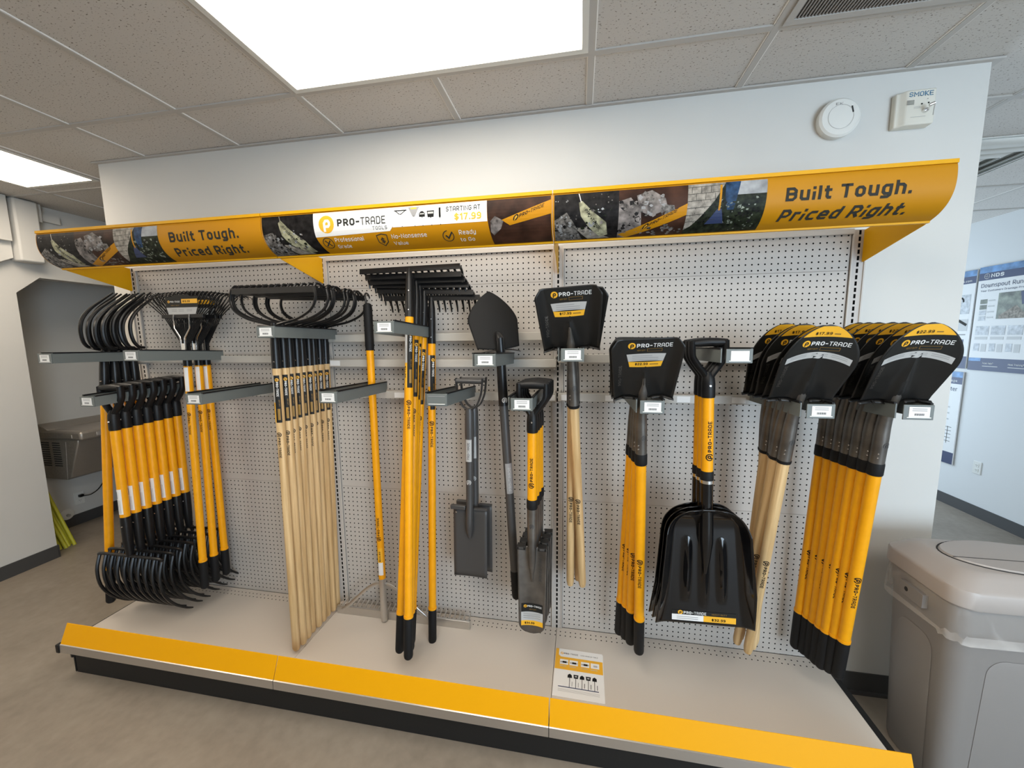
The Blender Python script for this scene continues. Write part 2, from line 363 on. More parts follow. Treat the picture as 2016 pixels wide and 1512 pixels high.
def _stroke(pl, h):
    """quads of half width H along a polyline with mitred corners"""
    closed = pl[0] == pl[-1] and len(pl) > 2
    P = [Vector(p) for p in (pl[:-1] if closed else pl)]; n = len(P)
    if not closed and n > 1:
        d0 = (P[0]-P[1]).normalized(); d1 = (P[-1]-P[-2]).normalized(); P[0] = P[0]+d0*h; P[-1] = P[-1]+d1*h
    L, R = [], []
    for i in range(n):
        a = P[i-1] if (closed or i > 0) else None; b = P[(i+1) % n] if (closed or i < n-1) else None
        d1 = (P[i]-a).normalized() if a is not None else (b-P[i]).normalized(); d2 = (b-P[i]).normalized() if b is not None else d1
        t = d1+d2
        t = t.normalized() if t.length > 1e-3 else d1
        nn = Vector((-t.y, t.x)); c = max(.5, nn.dot(Vector((-d1.y, d1.x))))
        L.append(P[i]+nn*(h/c)); R.append(P[i]-nn*(h/c))
    return [[tuple(R[i]), tuple(R[(i+1) % n]), tuple(L[(i+1) % n]), tuple(L[i])] for i in range(n if closed else n-1)]
def text(mb, s, x, y, size, mapf, mat, e=.0003, wt=.17, slant=0., align='l', width=None, band=None, axis=1, gap=.24, serif=False):
    """set string S at 2-D (x, y), cap height SIZE; WIDTH stretches it to that length"""
    polys = []; cx = 0.
    for ch in s:
        if ch == ' ': cx += .5; continue
        w, ls = GL[ch]
        for pl in ls:
            for q in _stroke(pl, wt/2):
                polys.append([(cx+wt/2+a+slant*b, b*(1-wt)+wt/2) for a, b in q])
            if serif:
                for a, b in (pl[0], pl[-1]):
                    polys.append([(cx+wt/2+a-.16, b*(1-wt)+wt/2-.05), (cx+wt/2+a+.16, b*(1-wt)+wt/2-.05), (cx+wt/2+a+.16, b*(1-wt)+wt/2+.05), (cx+wt/2+a-.16, b*(1-wt)+wt/2+.05)])
        cx += w+wt+gap
    cx -= gap
    sx = size if width is None else width/cx
    x0 = x-(cx*sx/2 if align == 'c' else cx*sx if align == 'r' else 0)
    for q in polys: mb.flat([(x0+a*sx, y+b*size) for a, b in q], mapf, mat, e, band, axis)
    return cx*sx
def disc(cx, cy, r, n=20): return [(cx+r*math.cos(2*math.pi*i/n), cy+r*math.sin(2*math.pi*i/n)) for i in range(n)]
def rect(x0, x1, y0, y1): return [(x0, y0), (x1, y0), (x1, y1), (x0, y1)]
def emblem(mb, cx, cy, r, mapf, fg, bg=None, e=.0003, band=None, axis=1):
    """the round brand emblem: a disc (or ring) with a hooked letter inside"""
    if bg: mb.flat(disc(cx, cy, r), mapf, bg, e, band, axis); e += .0003
    else:
        ring = [(cx+r*.86*math.cos(a), cy+r*.86*math.sin(a)) for a in [math.radians(-60+i*18) for i in range(18)]]
        for q in _stroke(ring, r*.14): mb.flat(q, mapf, fg, e, band, axis)
    hook = [(-.3, -.75), (-.3, .15), (-.1, .42), (.25, .42), (.42, .2), (.42, -.08), (.25, -.28), (.0, -.28)]
    for q in _stroke([(cx+a*r*.9, cy+b*r*.9) for a, b in hook], r*.15): mb.flat(q, mapf, fg, e, band, axis)
def brand(mb, x, y, h, mapf, m1, e=.0003, disc_m='gold', dm_fg='lblack', width=None, band=None, axis=1, wt=.2):
    """emblem + PRO-TRADE"""
    emblem(mb, x+h*.75, y+h*.5, h*.8, mapf, dm_fg, disc_m, e, band, axis)
    text(mb, 'PRO-', x+h*1.8, y, h, mapf, m1, e, .26, band=band, axis=axis, width=h*3.2)
    text(mb, 'TRADE', x+h*5.2, y, h, mapf, m1, e, .17, band=band, axis=axis, width=h*3.9)
    return h*9.1

# ------------------------------------------------------------------ the room
F0, CE = -ZO, 2.527
XL, XR, YF, YB = -1.5, 6.16, -4.6, 4.2
struct('floor', MB().box(XL-1.2, XR+.1, YF, YB, F0-.1, F0, 'floor'))
ceil = struct('ceiling', MB().box(XL-.1, XR+.1, YF, YB, CE+.006, CE+.08, 'tile'))
gb = MB(); gx0, gy0, P2 = .133, -.282, .6096
gxs = [gx0+P2*i for i in range(-2, 10)]; gys = [gy0+P2*i for i in range(-7, 8)]
for x in gxs: gb.box(x-.012, x+.012, YF, YB, CE, CE+.0062, 'tbar').box(x-.0155, x-.012, YF, YB, CE+.002, CE+.0062, 'tedge').box(x+.012, x+.0155, YF, YB, CE+.002, CE+.0062, 'tedge')  # thin pale strips beside the bars are painted highlights
for y in gys: gb.box(XL, XR, y-.012, y+.012, CE+.0003, CE+.0064, 'tbar').box(XL, XR, y+.012, y+.0155, CE+.0022, CE+.0064, 'tedge')
struct('ceiling_grid', gb, ceil)
# display wall (partition) with a thin shadow-gap angle at the ceiling
WY = .045
struct('wall_back', MB().box(-.21, 4.07, WY, WY+.125, F0, CE+.02, 'wall'))
struct('trim_1', MB().box(-.235, 4.10, WY-.018, WY+.15, CE-.003, CE+.004, 'tbar'))
struct('baseboard_back', MB().box(3.72, 4.074, WY-.006, WY, F0+.012, F0+.102, 'base').box(3.72, 4.08, WY-.02, WY, F0, F0+.012, 'base').box(4.07, 4.076, WY, WY+.125, F0, F0+.102, 'base'))
# right room wall with baseboard
struct('wall_right', MB().box(XR, XR+.1, YF, YB, F0, CE+.05, 'wall2'))
struct('baseboard_right', MB().box(XR-.008, XR, YF, YB, F0, F0+.102, 'base'))
rw = MB()
rw.box(XL-1.2, 3.4, YB, YB+.1, F0, CE+.05, 'wall').box(3.4, XR, YB, YB+.1, F0, .2, 'wall').box(3.4, XR, YB, YB+.1, 2.3, CE+.05, 'wall').box(5.8, XR, YB, YB+.1, .2, 2.3, 'wall')
struct('wall_rear', rw)
wf = MB()
for x in (3.4, 4.55, 5.76): wf.box(x, x+.05, YB+.01, YB+.06, .2, 2.3, 'alum')
wf.box(3.4, 5.8, YB+.01, YB+.06, .2, .25, 'alum').box(3.4, 5.8, YB+.01, YB+.06, 2.25, 2.3, 'alum')
struct('window_2', wf)
# front wall behind the viewer, with the shop window at the right
fw = MB()
fw.box(XL-.1, 3.8, YF-.1, YF, F0, CE+.05, 'wall'); fw.box(3.8, XR, YF-.1, YF, F0, .25, 'wall'); fw.box(3.8, XR, YF-.1, YF, 2.4, CE+.05, 'wall'); fw.box(6.1, XR, YF-.1, YF, .25, 2.4, 'wall')
struct('wall_front', fw)
wf = MB()
for x in (3.8, 4.95, 6.06): wf.box(x, x+.05, YF-.06, YF-.01, .25, 2.4, 'alum')
wf.box(3.8, 6.1, YF-.06, YF-.01, .25, .30, 'alum').box(3.8, 6.1, YF-.06, YF-.01, 2.35, 2.4, 'alum')
struct('window_1', wf)
# left wall with the clipped-corner opening to the fountain alcove
lw = MB()
YO0, YO1, ZT, CH = .315, 1.55, 1.995, .125      # opening: jambs, head, clipped corner
lw.prism([(YF, F0), (YO0, F0), (YO0, ZT-CH), (YO0+CH+.01, ZT), (YO1-CH, ZT), (YO1, ZT-CH), (YO1, F0), (YB, F0), (YB, CE+.02), (YF, CE+.02)], -.12, 'wall', 'yz', XL)
struct('wall_left', lw)
struct('baseboard_left', MB().box(XL, XL+.008, YF, YO0+.002, F0, F0+.10, 'base').box(XL-.12, XL+.008, YO0, YO0+.008, F0, F0+.10, 'base'))
struct('trim_2', MB().prism([(YF, 1.90), (.02, 1.945), (.16, 2.03), (.30, 2.11), (.30, CE), (YF, CE)], .055, 'wall', 'yz', XL))
struct('trim_3', MB().box(XL, XL+.11, .31, .44, 2.09, CE, 'wall'), bevel=.012)
struct('trim_4', MB().box(XL, XL+.07, .44, .475, 2.40, CE, 'wall').box(XL, XL+.10, .10, .285, 2.22, CE, 'wall'))
struct('trim_5', MB().box(XL, XL+.03, .50, .60, 2.42, 2.47, 'wall'))
struct('wall_cross', MB().box(.7, .82, WY+.125, YB, F0, CE+.02, 'wall'))  # unseen wall, added to keep rear daylight out of the alcove
XA = -2.05
struct('wall_alcove_rear', MB().box(XA-.1, XA, -.2, 2.4, F0, 2.3, 'wall')); struct('wall_alcove_near', MB().box(XA-.1, XL-.12, -.3, -.2, F0, 2.3, 'wall'))
struct('wall_alcove_far', MB().box(XA-.1, XL-.12, 2.4, 2.5, F0, 2.3, 'wall')); struct('ceiling_alcove', MB().box(XA, XL-.12, -.2, 2.4, 2.2, 2.3, 'wall'))
struct('baseboard_alcove', MB().box(XA, XA+.008, -.2, 2.4, F0, F0+.10, 'base'))

# ceiling light panels
def ceiling_light(x0, x1, y0, y1, label, lm='lamp'):
    r = empty('ceiling_light', ((x0+x1)/2, (y0+y1)/2, CE), label, 'ceiling light', 'flat panel ceiling lights')
    w, d = (x1-x0)/2, (y1-y0)/2
    f = MB()
    f.box(-w, w, -d, -d+.022, -.004, .004, 'whitepl').box(-w, w, d-.022, d, -.004, .004, 'whitepl').box(-w, -w+.022, -d+.022, d-.022, -.004, .004, 'whitepl').box(w-.022, w, -d+.022, d-.022, -.004, .004, 'whitepl')
    obj('light_frame', f, r)
    obj('diffuser', MB().box(-w+.02, w-.02, -d+.02, d-.02, -.0005, .0035, lm), r)
def gx(i): return gx0+P2*i
def gy(i): return gy0+P2*i
ceiling_light(gx(2)+.012, gx(4)-.012, gy(-2)+.012, gy(0)-.012, 'large glowing ceiling panel above the tool display')
ceiling_light(gx(-2)+.012, gx(-1)-.012, gy(-1)+.012, gy(1)-.1, 'glowing ceiling panel at the left, beyond the end of the display wall', 'lamp2')
ceiling_light(gx(-2)+.012, gx(-1)-.012, gy(-4)+.012, gy(-2)-.012, 'ceiling panel of the left aisle, behind the viewer', 'lamp2')  # unseen panel, added to brighten the left wall and floor
for i, (a, b) in enumerate([(2, -4), (5, -4)]):  # unseen panels, added as fill light
    ceiling_light(gx(a)+.012, gx(a+2)-.012, gy(b)+.012, gy(b+2)-.012, ['ceiling panel behind the viewer in the middle', 'ceiling panel behind the viewer on the right'][i])
# return-air grille and the diffuser of the right room
r = empty('ceiling_vent', (gx(5)+P2/2, gy(-1)+P2/2, CE), 'grey ribbed return-air grille in the ceiling above the display', 'vent')
obj('vent_frame', MB().box(-.293, .293, -.293, -.27, -.006, .004, 'tbar').box(-.293, .293, .27, .293, -.006, .004, 'tbar').box(-.293, -.27, -.27, .27, -.006, .004, 'tbar').box(.27, .293, -.27, .27, -.006, .004, 'tbar'), r)
g = MB().box(-.27, .27, -.27, .27, .001, .005, 'recess')
for i in range(54): g.box(-.27+i*.01, -.266+i*.01, -.27, .27, -.004, .002, 'grille')
obj('grille', g, r)
r = empty('ceiling_diffuser', (4.80, 1.02, CE), 'white louvred air diffuser in the ceiling of the right room', 'vent')
d = MB()
for i in range(4):
    a = .285-i*.068; c = a-.055
    d.add([(x*a, y*a, -.004) for x, y in ((-1, -1), (1, -1), (1, 1), (-1, 1))]+[(x*c, y*c, -.030) for x, y in ((-1, -1), (1, -1), (1, 1), (-1, 1))], [(k, (k+1) % 4, (k+1) % 4+4, k+4) for k in range(4)], 'whitepl')
obj('louvre', d, r, solid=.002); obj('diffuser_box', MB().box(-.29, .29, -.29, .29, .001, .005, 'whitepl'), r)

# ------------------------------------------------------------------ gondola shelving
BW = 48*IN
gon = empty('gondola_shelving', (0, 0, F0), 'long grey pegboard gondola shelving with yellow front edge carrying the tools', 'shelving')
def gobj(name, mb, loc=(0, 0, 0), **k): return obj(name, mb, gon, (loc[0], loc[1], loc[2]+ZO), **k)
for i in range(4):
    X = BW*i
    u = MB().box(-.0235, .0235, -.001, .038, -.16, 1.925, 'post').box(-.026, -.0215, -.006, .0, 0, 1.925, 'trim').box(.0215, .026, -.006, .0, 0, 1.925, 'trim')
    gobj('upright', u, (X, 0, 0))
    gobj('base_leg', MB().box(-.018, .018, -.44, .02, -ZO+.002, -.022, 'kick'), (X, 0, 0))
for b in range(3):
    X = BW*b
    for z0, z1 in ((.002, 27.45*IN), (27.5*IN, 69.45*IN), (69.5*IN, 75.3*IN)):
        gobj('pegboard_panel', MB().box(.0275, BW-.0275, .004, .012, z0, z1, 'peg'), (X, 0, 0))
    gobj('top_trim', MB().box(.024, BW-.024, -.006, .03, 75.1*IN, 75.95*IN, 'trim').box(.024, BW-.024, -.008, -.004, 75.06*IN, 75.2*IN, 'trim'), (X, 0, 0), bevel=.002)
    gobj('deck', MB().box(.001, BW-.001, -.50, .003, -.02, 0, 'deck'), (X, 0, 0))
    gobj('kick_plate', MB().box(.02 if b == 0 else 0, BW-(.02 if b == 2 else 0), -.487, -.475, -ZO+.002, -.02, 'kick'), (X, 0, 0))
    lp = [(-.505, -.033), (-.529, -.033), (-.527, .006), (-.52, .009), (-.505, .009)]
    st = gobj('price_rail', MB().prism(lp, BW-.003, 'alum', 'yz', .0015), (X, 0, 0), label='aluminium price rail along the deck front')
    obj('price_strip', MB().prism([(-.5235, .006), (-.4885, .094), (-.4865, .0945), (-.4865, .092), (-.519, .006)], BW-.004, 'lip', 'yz', .002), st, label='yellow insert strip', bevel=.0)
for X in (.006, 3*BW-.012):
    gobj('end_panel', MB().box(0, .006, -.487, .0, -ZO+.002, -.021, 'kick'), (X, 0, 0))
gobj('end_trim', MB().box(3*BW+.001, 3*BW+.034, -.487, .0, -ZO+.002, -.012, 'kick')); gobj('end_trim', MB().box(-.012, -.001, -.487, .0, -.10, -.004, 'kick'))  # dark strips along the outer ends of the base
gobj('end_cap', MB().box(-.022, .001, -.532, -.508, -.038, .006, 'black'), (0, 0, 0), bevel=.004)

def crossbar(b, zc, label, blanks=()):
    X = BW*b; r = empty('crossbar', (X, 0, zc), label, 'rail', 'grey crossbars on the pegboard')
    obj('bar', MB().box(.004, BW-.004, -.058, -.028, -.019, .019, 'rail'), r, bevel=.002)
    for x in (.012, BW-.012): obj('bracket', MB().box(x-.004, x+.004, -.05, .002, -.03, .03, 'rail'), r)
    for x in blanks: obj('blank_label', MB().box(x, x+.055, -.0592, -.0582, -.013, .013, 'white'), r)
crossbar(0, 1.404, 'upper grey crossbar across the left bay')
crossbar(0, 1.224, 'lower grey crossbar across the left bay')
crossbar(1, 1.510, 'uppermost grey crossbar across the middle bay', (.48,))
crossbar(1, 1.383, 'middle grey crossbar of the middle bay, behind the pointed shovel', (.05,))
crossbar(1, 1.222, 'lowest grey crossbar across the middle bay', (.40, 1.155))
crossbar(2, 1.405, 'upper grey crossbar across the right bay')
crossbar(2, 1.224, 'lower grey crossbar across the right bay', (.02, .22, .53, .755))

# tool holders: two flat arms with rubber-capped edges and a label plate at the tip
def holder(X, zf, zb, label, paper=1, group='grey two-armed tool holders'):
    L = .395; r = empty('tool_holder', (X, -.055, zb), label, 'hook', group)
    sl = (zf-zb)/L
    def arm(x, tip):
        a = MB(); h = .0475; y1 = -L if tip else -L+.012
        a.prism([(.0, .005), (.012, .018), (.012, h), (0, h), (y1, h-y1*sl), (y1, -y1*sl), (0, 0)], .004, 'arm', 'yz', x-.002)
        o = obj('arm', a, r)
        c = MB().prism([(.01, h), (.01, h+.004), (y1+.004, h+.004-y1*sl), (y1+.004, h-.002-y1*sl)], .0085, 'rubber', 'yz', x-.00425)
        obj('rubber_edge', c, o)
    arm(-.050, False); arm(.0395, True)
    z0 = sl*L
    pl = obj('tag_plate', MB().box(-.0405, .0415, -L-.004, -L, z0-.001, z0+.0465, 'arm'), r, bevel=.0012)
    if paper:
        t = MB(); y = -L-.0052
        t.box(-.026, .030, y, -L-.004, z0+.008, z0+.04, 'white')
        mp = lambda a, b, e: (a, y-.0002-e, z0+b)
        t2 = t
        if paper == 1:
            for yy, w in ((.033, .040), (.027, .040)): t2.flat(rect(.002-w/2, .002+w/2, yy, yy+.0022), mp, 'gline')
            for i in range(9): t2.flat(rect(-.011+i*.003, -.0092+i*.003, .0125, .0195), mp, 'ink')
        obj('price_label', t, pl)
        obj('label_sleeve', MB().box(-.031, .034, y-.0008, -L-.004, z0+.005, z0+.0075, 'whitepl'), pl)
    else:
        obj('label_sleeve', MB().box(-.033, .034, -L-.006, -L-.004, z0+.0055, z0+.008, 'whitepl').box(-.033, .034, -L-.005, -L-.004, z0+.036, z0+.038, 'gline'), pl)
    return r
holder(.062, 1.406, 1.400, 'tool holder at the far left, holding the curved-tine cultivators')
holder(.278, 1.205, 1.222, 'tool holder through the D-handles of the black forks')
holder(.565, 1.418, 1.401, 'tool holder under the wire leaf rakes')
holder(.876, 1.227, 1.225, 'empty tool holder between the leaf rakes and the wooden bow rakes')
holder(1.266, 1.514, 1.506, 'tool holder carrying the wooden bow rakes')
holder(1.532, 1.246, 1.238, 'empty tool holder beside the upright aluminium rake')
holder(1.794, 1.525, 1.508, 'highest tool holder, around the yellow level-head rakes')
holder(1.999, 1.244, 1.222, 'tool holder with an empty label sleeve, carrying the grey spades', 0)
holder(2.193, 1.397, 1.383, 'tool holder under the black pointed shovel')
holder(2.330, 1.233, 1.222, 'tool holder through the D-handles of the narrow trench spades')
holder(2.515, 1.416, 1.403, 'tool holder under the wood-handled square shovels')
holder(2.792, 1.233, 1.224, 'tool holder under the yellow-handled square shovels')
holder(3.062, 1.411, 1.403, 'tool holder with a blank white label, carrying the black scoops', 2)
holder(3.315, 1.231, 1.224, 'tool holder under the wood-handled round shovels')
holder(3.586, 1.234, 1.224, 'rightmost tool holder, under the yellow-handled round shovels')

# ------------------------------------------------------------------ canopy sign
FP = [(-.373, 2.024), (-.378, 2.005), (-.3795, 1.970), (-.374, 1.937), (-.358, 1.907), (-.332, 1.884), (-.300, 1.869)]
_fc = [Vector(p) for p in cr([(0, a, b) for a, b in FP], 8)]
_fl = [0.]
for i in range(1, len(_fc)): _fl.append(_fl[-1]+(_fc[i]-_fc[i-1]).length)
FT = _fl[-1]
def fas(x, t, e):
    t = max(-.01, min(FT+.01, t)); i = 0
    while i < len(_fl)-2 and _fl[i+1] < t: i += 1
    a, b = _fc[i], _fc[i+1]; q = (t-_fl[i])/(_fl[i+1]-_fl[i]); p = a+(b-a)*q; d = (b-a).normalized()
    return (x, p.y-abs(d.z)*e, p.z+(d.y*-1 if d.z < 0 else d.y)*e*1.0 if False else p.z-d.y*e)
def fflip(x, t, e): return fas(x, t, e)
BD = .012
def ft(mb, s, x, tb, size, mat, e=.0012, **k):      # text on the sign: TB is the baseline measured down from the top edge
    return text(mb, s, x, 0, size, lambda a, b, e2: fas(a, tb-b, e2), mat, e, band=.012, axis=1, **k)
def fp(mb, poly, mat, e): mb.flat(poly, fas, mat, e, BD, 1)
def fbrand(mb, x, t, h, mf, m1, **k): return brand(mb, x, 0, h, mf, m1, **k)
T0, T1 = .012, FT-.006
def photos(mb, x0, w):
    a, b, c = x0, x0+w*.325, x0+w*.65
    fp(mb, rect(a, b, T0, T1), 'photodark', .0006)
    fp(mb, [(a+.0, .10), (a+.045, .075), (a+.075, .12), (a+.1, T1), (a, T1)], 'gravel', .0008)
    fp(mb, [(a+.075, .13), (a+.11, .13), (a+.20, T1-.004), (a+.12, T1-.004)], 'brick', .0009)
    fp(mb, [(a+.088, .045), (a+.10, .04), (a+.135, .075), (a+.185, .115), (a+.192, .165), (a+.165, .175), (a+.12, .125), (a+.095, .09)], 'bladephoto', .0010)
    fp(mb, [(a+.087, .014), (a+.090, .014), (a+.098, .045), (a+.095, .045)], 'alum', .0010)
    specks(mb, a+.004, a+.085, .085, T1-.006, 46, .003, .009, ['gravel', 'gline', 'photodark'], .0012); specks(mb, a+.004, a+.06, .02, .05, 8, .002, .006, ['gline', 'photodark'], .0012); specks(mb, a+.13, a+.215, .02, .08, 16, .002, .004, ['leaf', 'gravel'], .0012); specks(mb, a+.10, a+.18, .07, .16, 26, .003, .009, ['leaf', 'rock', 'housewhite'], .0013)
    text(mb, 'PRO-TRADE', 0, 0, .011, lambda u, v, e: fas(a+.108+u*.62+v*.8, .072+u*.85-v*.55, e), 'ink', .0015, width=.085)
    fp(mb, rect(b, c, T0, T1), 'photobrown', .0006)
    fp(mb, [(b, .05), (b+.04, .04), (b+.075, .085), (b+.08, .14), (b+.03, T1), (b, T1)], 'rock', .0008)
    fp(mb, [(b+.06, .035), (b+.11, .02), (b+.155, .05), (b+.165, .085), (b+.11, .105), (b+.07, .085)], 'rock', .0009)
    fp(mb, [(b+.15, .07), (b+.185, .075), (b+.19, .10), (b+.155, .105)], 'gravel', .0009)
    specks(mb, b+.004, b+.07, .05, .16, 34, .005, .014, ['rock', 'gravel', 'photodark'], .0010); specks(mb, b+.07, b+.16, .03, .10, 34, .005, .013, ['rock', 'gline', 'gravel'], .0010); specks(mb, b+.08, c-.01, .14, T1-.006, 30, .004, .010, ['photobrown', 'rock', 'gravel'], .0012)
    fp(mb, [(b, T1-.018), (c, .072), (c, .108), (b+.03, T1)], 'sign', .0011)
    mp = lambda u, v, e: fas(b+.085+u*.86+v*.3, .150-u*.42-v*-.0-v*.9, e)
    brand(mb, 0, 0, .014, mp, 'ink', e=.0014, disc_m='ink', dm_fg='gold')
    fp(mb, rect(c, x0+w, T0, T1), 'leaf', .0006)
    fp(mb, [(c, T0), (c+.12, T0), (c+.085, .07), (c+.02, .15), (c, .165)], 'brick', .0008)
    courses(mb, c, .1, .0010); specks(mb, c+.10, x0+w-.012, .065, T1-.008, 120, .003, .009, ['leaf', 'photodark', 'postergreen'], .0009)
    fp(mb, [(c+.15, T0), (x0+w, T0), (x0+w, .055), (c+.15, .055)], 'housewhite', .0008)
    fp(mb, [(c+.118, T0), (c+.165, T0), (c+.155, .06), (c+.148, .10), (c+.128, .10), (c+.118, .06)], 'jeans', .0010)
    fp(mb, [(c+.101, .02), (c+.108, .02), (c+.106, .10), (c+.100, .10)], 'sign', .0011)
    fp(mb, [(c+.097, .095), (c+.110, .095), (c+.125, .145), (c+.065, .145)], 'navy', .0011)
_pr = random.Random(11)
def specks(mb, xa, xb, ta, tb, n, s0, s1, mats, e):
    for i in range(n):
        x, t, r_, a0 = _pr.uniform(xa, xb), _pr.uniform(ta, tb), _pr.uniform(s0, s1), _pr.uniform(0, 6.28)
        k = _pr.choice((3, 4, 5))
        mb.flat([(x+r_*_pr.uniform(.5, 1.2)*math.cos(a0+6.28*j/k), t+r_*_pr.uniform(.5, 1.)*math.sin(a0+6.28*j/k)) for j in range(k)], fas, _pr.choice(mats), e)
def courses(mb, x0, w, e):
    for j in range(6):
        t = .022+.022*j; lim = x0+.118-.20*max(0, t-.02)
        mb.flat([(x0, t), (lim, t-.004), (lim, t-.0028), (x0, t+.0016)], fas, 'charcoal', e)
        for q in range(4):
            x = x0+.012+.03*q+(.014 if j % 2 else 0)
            if x < lim: mb.flat([(x, t), (x+.0014, t), (x+.0014, t+.020), (x, t+.020)], fas, 'charcoal', e)
def sign(b, x0, x1, label):
    r = empty('canopy_sign', ((x0+x1)/2, -.36, 1.87), label, 'sign', 'canopy sign panels')
    off = ((x0+x1)/2, -.36, 1.87)
    def o2(name, mb, **k): return obj(name, mb, r, (-off[0], -off[1], -off[2]), **k)
    f = MB(); n = 40
    f.grid(8, n, lambda u, v: fas(lerp(x0, x1, u), FT*v, 0), 'sign')
    f.grid(8, n, lambda u, v: fas(lerp(x0, x1, 1-u), FT*v, -.004), 'sign')
    for x in (x0, x1): f.grid(1, n, lambda u, v: fas(x, FT*v, -.004*u if x == x1 else -.004*(1-u)), 'sign')
    if b != 1:
        photos(f, x0+.004, .70)
        ft(f, 'Built Tough.', x0+.762, .088, .044, 'charcoal', width=.355, wt=.25)
        ft(f, 'Priced Right.', x0+.755, .154, .044, 'charcoal', width=.372, wt=.25, slant=.22)
    else:
        a = x0+.01
        fp(f, [(x0+.004, T0), (x0+.245, T0), (x0+.245, .105), (x0+.262, T1), (x0+.004, T1)], 'photodark', .0006)
        fp(f, [(x0+.004, .085), (x0+.05, .075), (x0+.075, .12), (x0+.11, T1), (x0+.004, T1)], 'gravel', .0008)
        fp(f, [(x0+.08, .125), (x0+.11, .13), (x0+.20, T1-.004), (x0+.12, T1-.004)], 'brick', .0009)
        fp(f, [(x0+.082, .04), (x0+.094, .03), (x0+.135, .07), (x0+.19, .115), (x0+.215, .17), (x0+.18, .175), (x0+.12, .13), (x0+.092, .09)], 'bladephoto', .0010)
        fp(f, [(x0+.085, .014), (x0+.088, .014), (x0+.094, .035), (x0+.091, .035)], 'alum', .0010)
        specks(f, x0+.006, x0+.09, .085, T1-.006, 44, .003, .009, ['gravel', 'gline', 'photodark'], .0012); specks(f, x0+.10, x0+.19, .07, .16, 24, .003, .009, ['leaf', 'rock', 'housewhite'], .0013)
        text(f, 'PRO-TRADE', 0, 0, .011, lambda u, v, e: fas(x0+.106+u*.62+v*.8, .066+u*.85-v*.55, e), 'ink', .0015, width=.085)
        fp(f, [(x0+.245, T0), (x0+.59, T0), (x0+.59, .082), (x0+.575, .098), (x0+.245, .105)], 'white', .0008)
        fp(f, [(x0+.59, T0), (x0+.972, T0), (x0+.972, .086), (x0+.59, .086)], 'white', .0007)
        emblem(f, x0+.303, .058, .034, lambda u, v, e: fas(u, .116-v, e), 'white', 'gold', .0011, BD)
        ft(f, 'PRO-', x0+.352, .070, .030, 'charcoal', width=.098, wt=.30)
        ft(f, 'TRADE', x0+.455, .070, .030, 'charcoal', width=.106, wt=.17)
        ft(f, 'TOOLS', x0+.503, .090, .013, 'charcoal', width=.062, wt=.14, gap=.4)
        ft(f, 'STARTING AT', x0+.812, .043, .019, 'charcoal', width=.135, wt=.2)
        ft(f, '$17.99', x0+.845, .076, .026, 'gold', width=.105, wt=.25)
        # small tool pictures
        def bar(xa, ta, xb, tb_, w, m='ink'): 
            for q in _stroke([(x0+xa, ta), (x0+xb, tb_)], w/2): f.flat(q, fas, m, .0011)
        bar(.602, .026, .650, .026, .004); bar(.604, .026, .622, .040, .003); bar(.648, .026, .628, .040, .003); bar(.626, .040, .630, .084, .003)
        fp(f, [(x0+.658, .016), (x0+.704, .016), (x0+.686, .052), (x0+.676, .052)], 'gline', .0010); bar(.672, .021, .690, .021, .006, 'gold'); bar(.681, .050, .683, .085, .003)
        fp(f, [(x0+.703, .055), (x0+.703, .042), (x0+.711, .034), (x0+.719, .034), (x0+.727, .042), (x0+.727, .055)], 'ink', .0011); bar(.715, .055, .716, .086, .003); bar(.708, .044, .722, .044, .004, 'silver')
        fp(f, [(x0+.735, .034), (x0+.765, .034), (x0+.762, .058), (x0+.738, .058)], 'ink', .0011); bar(.742, .042, .758, .042, .007, 'silver'); bar(.750, .058, .752, .086, .003)
        fp(f, [(x0+.783, .025), (x0+.791, .025), (x0+.791, .06), (x0+.783, .06)], 'ink', .0011); bar(.787, .06, .788, .086, .003)
        for j, (xa, s1, s2) in enumerate(((.325, 'Professional', 'Grade'), (.575, 'No-Nonsense', 'Value'), (.855, 'Ready', 'to Go'))):
            ft(f, s1, x0+xa, .128, .0175, 'white', width=(.128, .148, .067)[j], wt=.15); ft(f, s2, x0+xa, .158, .0175, 'white', width=(.060, .060, .058)[j], wt=.15)
        def ring(cx, t, rr, a0, a1): 
            for q in _stroke([(x0+cx+rr*math.cos(math.radians(q_)), t+rr*math.sin(math.radians(q_))) for q_ in range(a0, a1+1, 20)], .0016): f.flat(q, fas, 'charcoal', .0011, BD)
        ring(.290, .132, .023, 0, 360); bar(.280, .122, .300, .143, .005, 'charcoal'); bar(.300, .122, .280, .143, .005, 'charcoal')
        for q in _stroke([(x0+.512, .112), (x0+.534, .107), (x0+.556, .112), (x0+.554, .140), (x0+.534, .158), (x0+.514, .140), (x0+.512, .112)], .0018): f.flat(q, fas, 'charcoal', .0011, BD)
        ft(f, '$', x0+.526, .145, .024, 'charcoal', width=.016, wt=.2)
        ring(.810, .132, .022, -40, 260); bar(.802, .130, .810, .140, .006, 'charcoal'); bar(.810, .140, .826, .118, .006, 'charcoal')
        c = x0+.972
        fp(f, [(c, T0), (x1-.004, T0), (x1-.004, T1), (c+.012, T1), (c+.002, .086)], 'photobrown', .0006)
        fp(f, [(c+.012, .086), (c+.03, .07), (c+.062, .088), (c+.05, .115), (c+.02, .14), (c+.03, .155), (c+.01, .125)], 'rock', .0009)
        fp(f, [(c+.055, .085), (x1-.004, .026), (x1-.004, .074), (c+.085, .105)], 'sign', .0010)
        mp = lambda u, v, e: fas(c+.098+u*.93+v*.25, .089-u*.32-v*.95, e)
        brand(f, 0, 0, .0135, mp, 'ink', e=.0013, disc_m='ink', dm_fg='gold')
    o2('fascia', f)
    tr = MB()
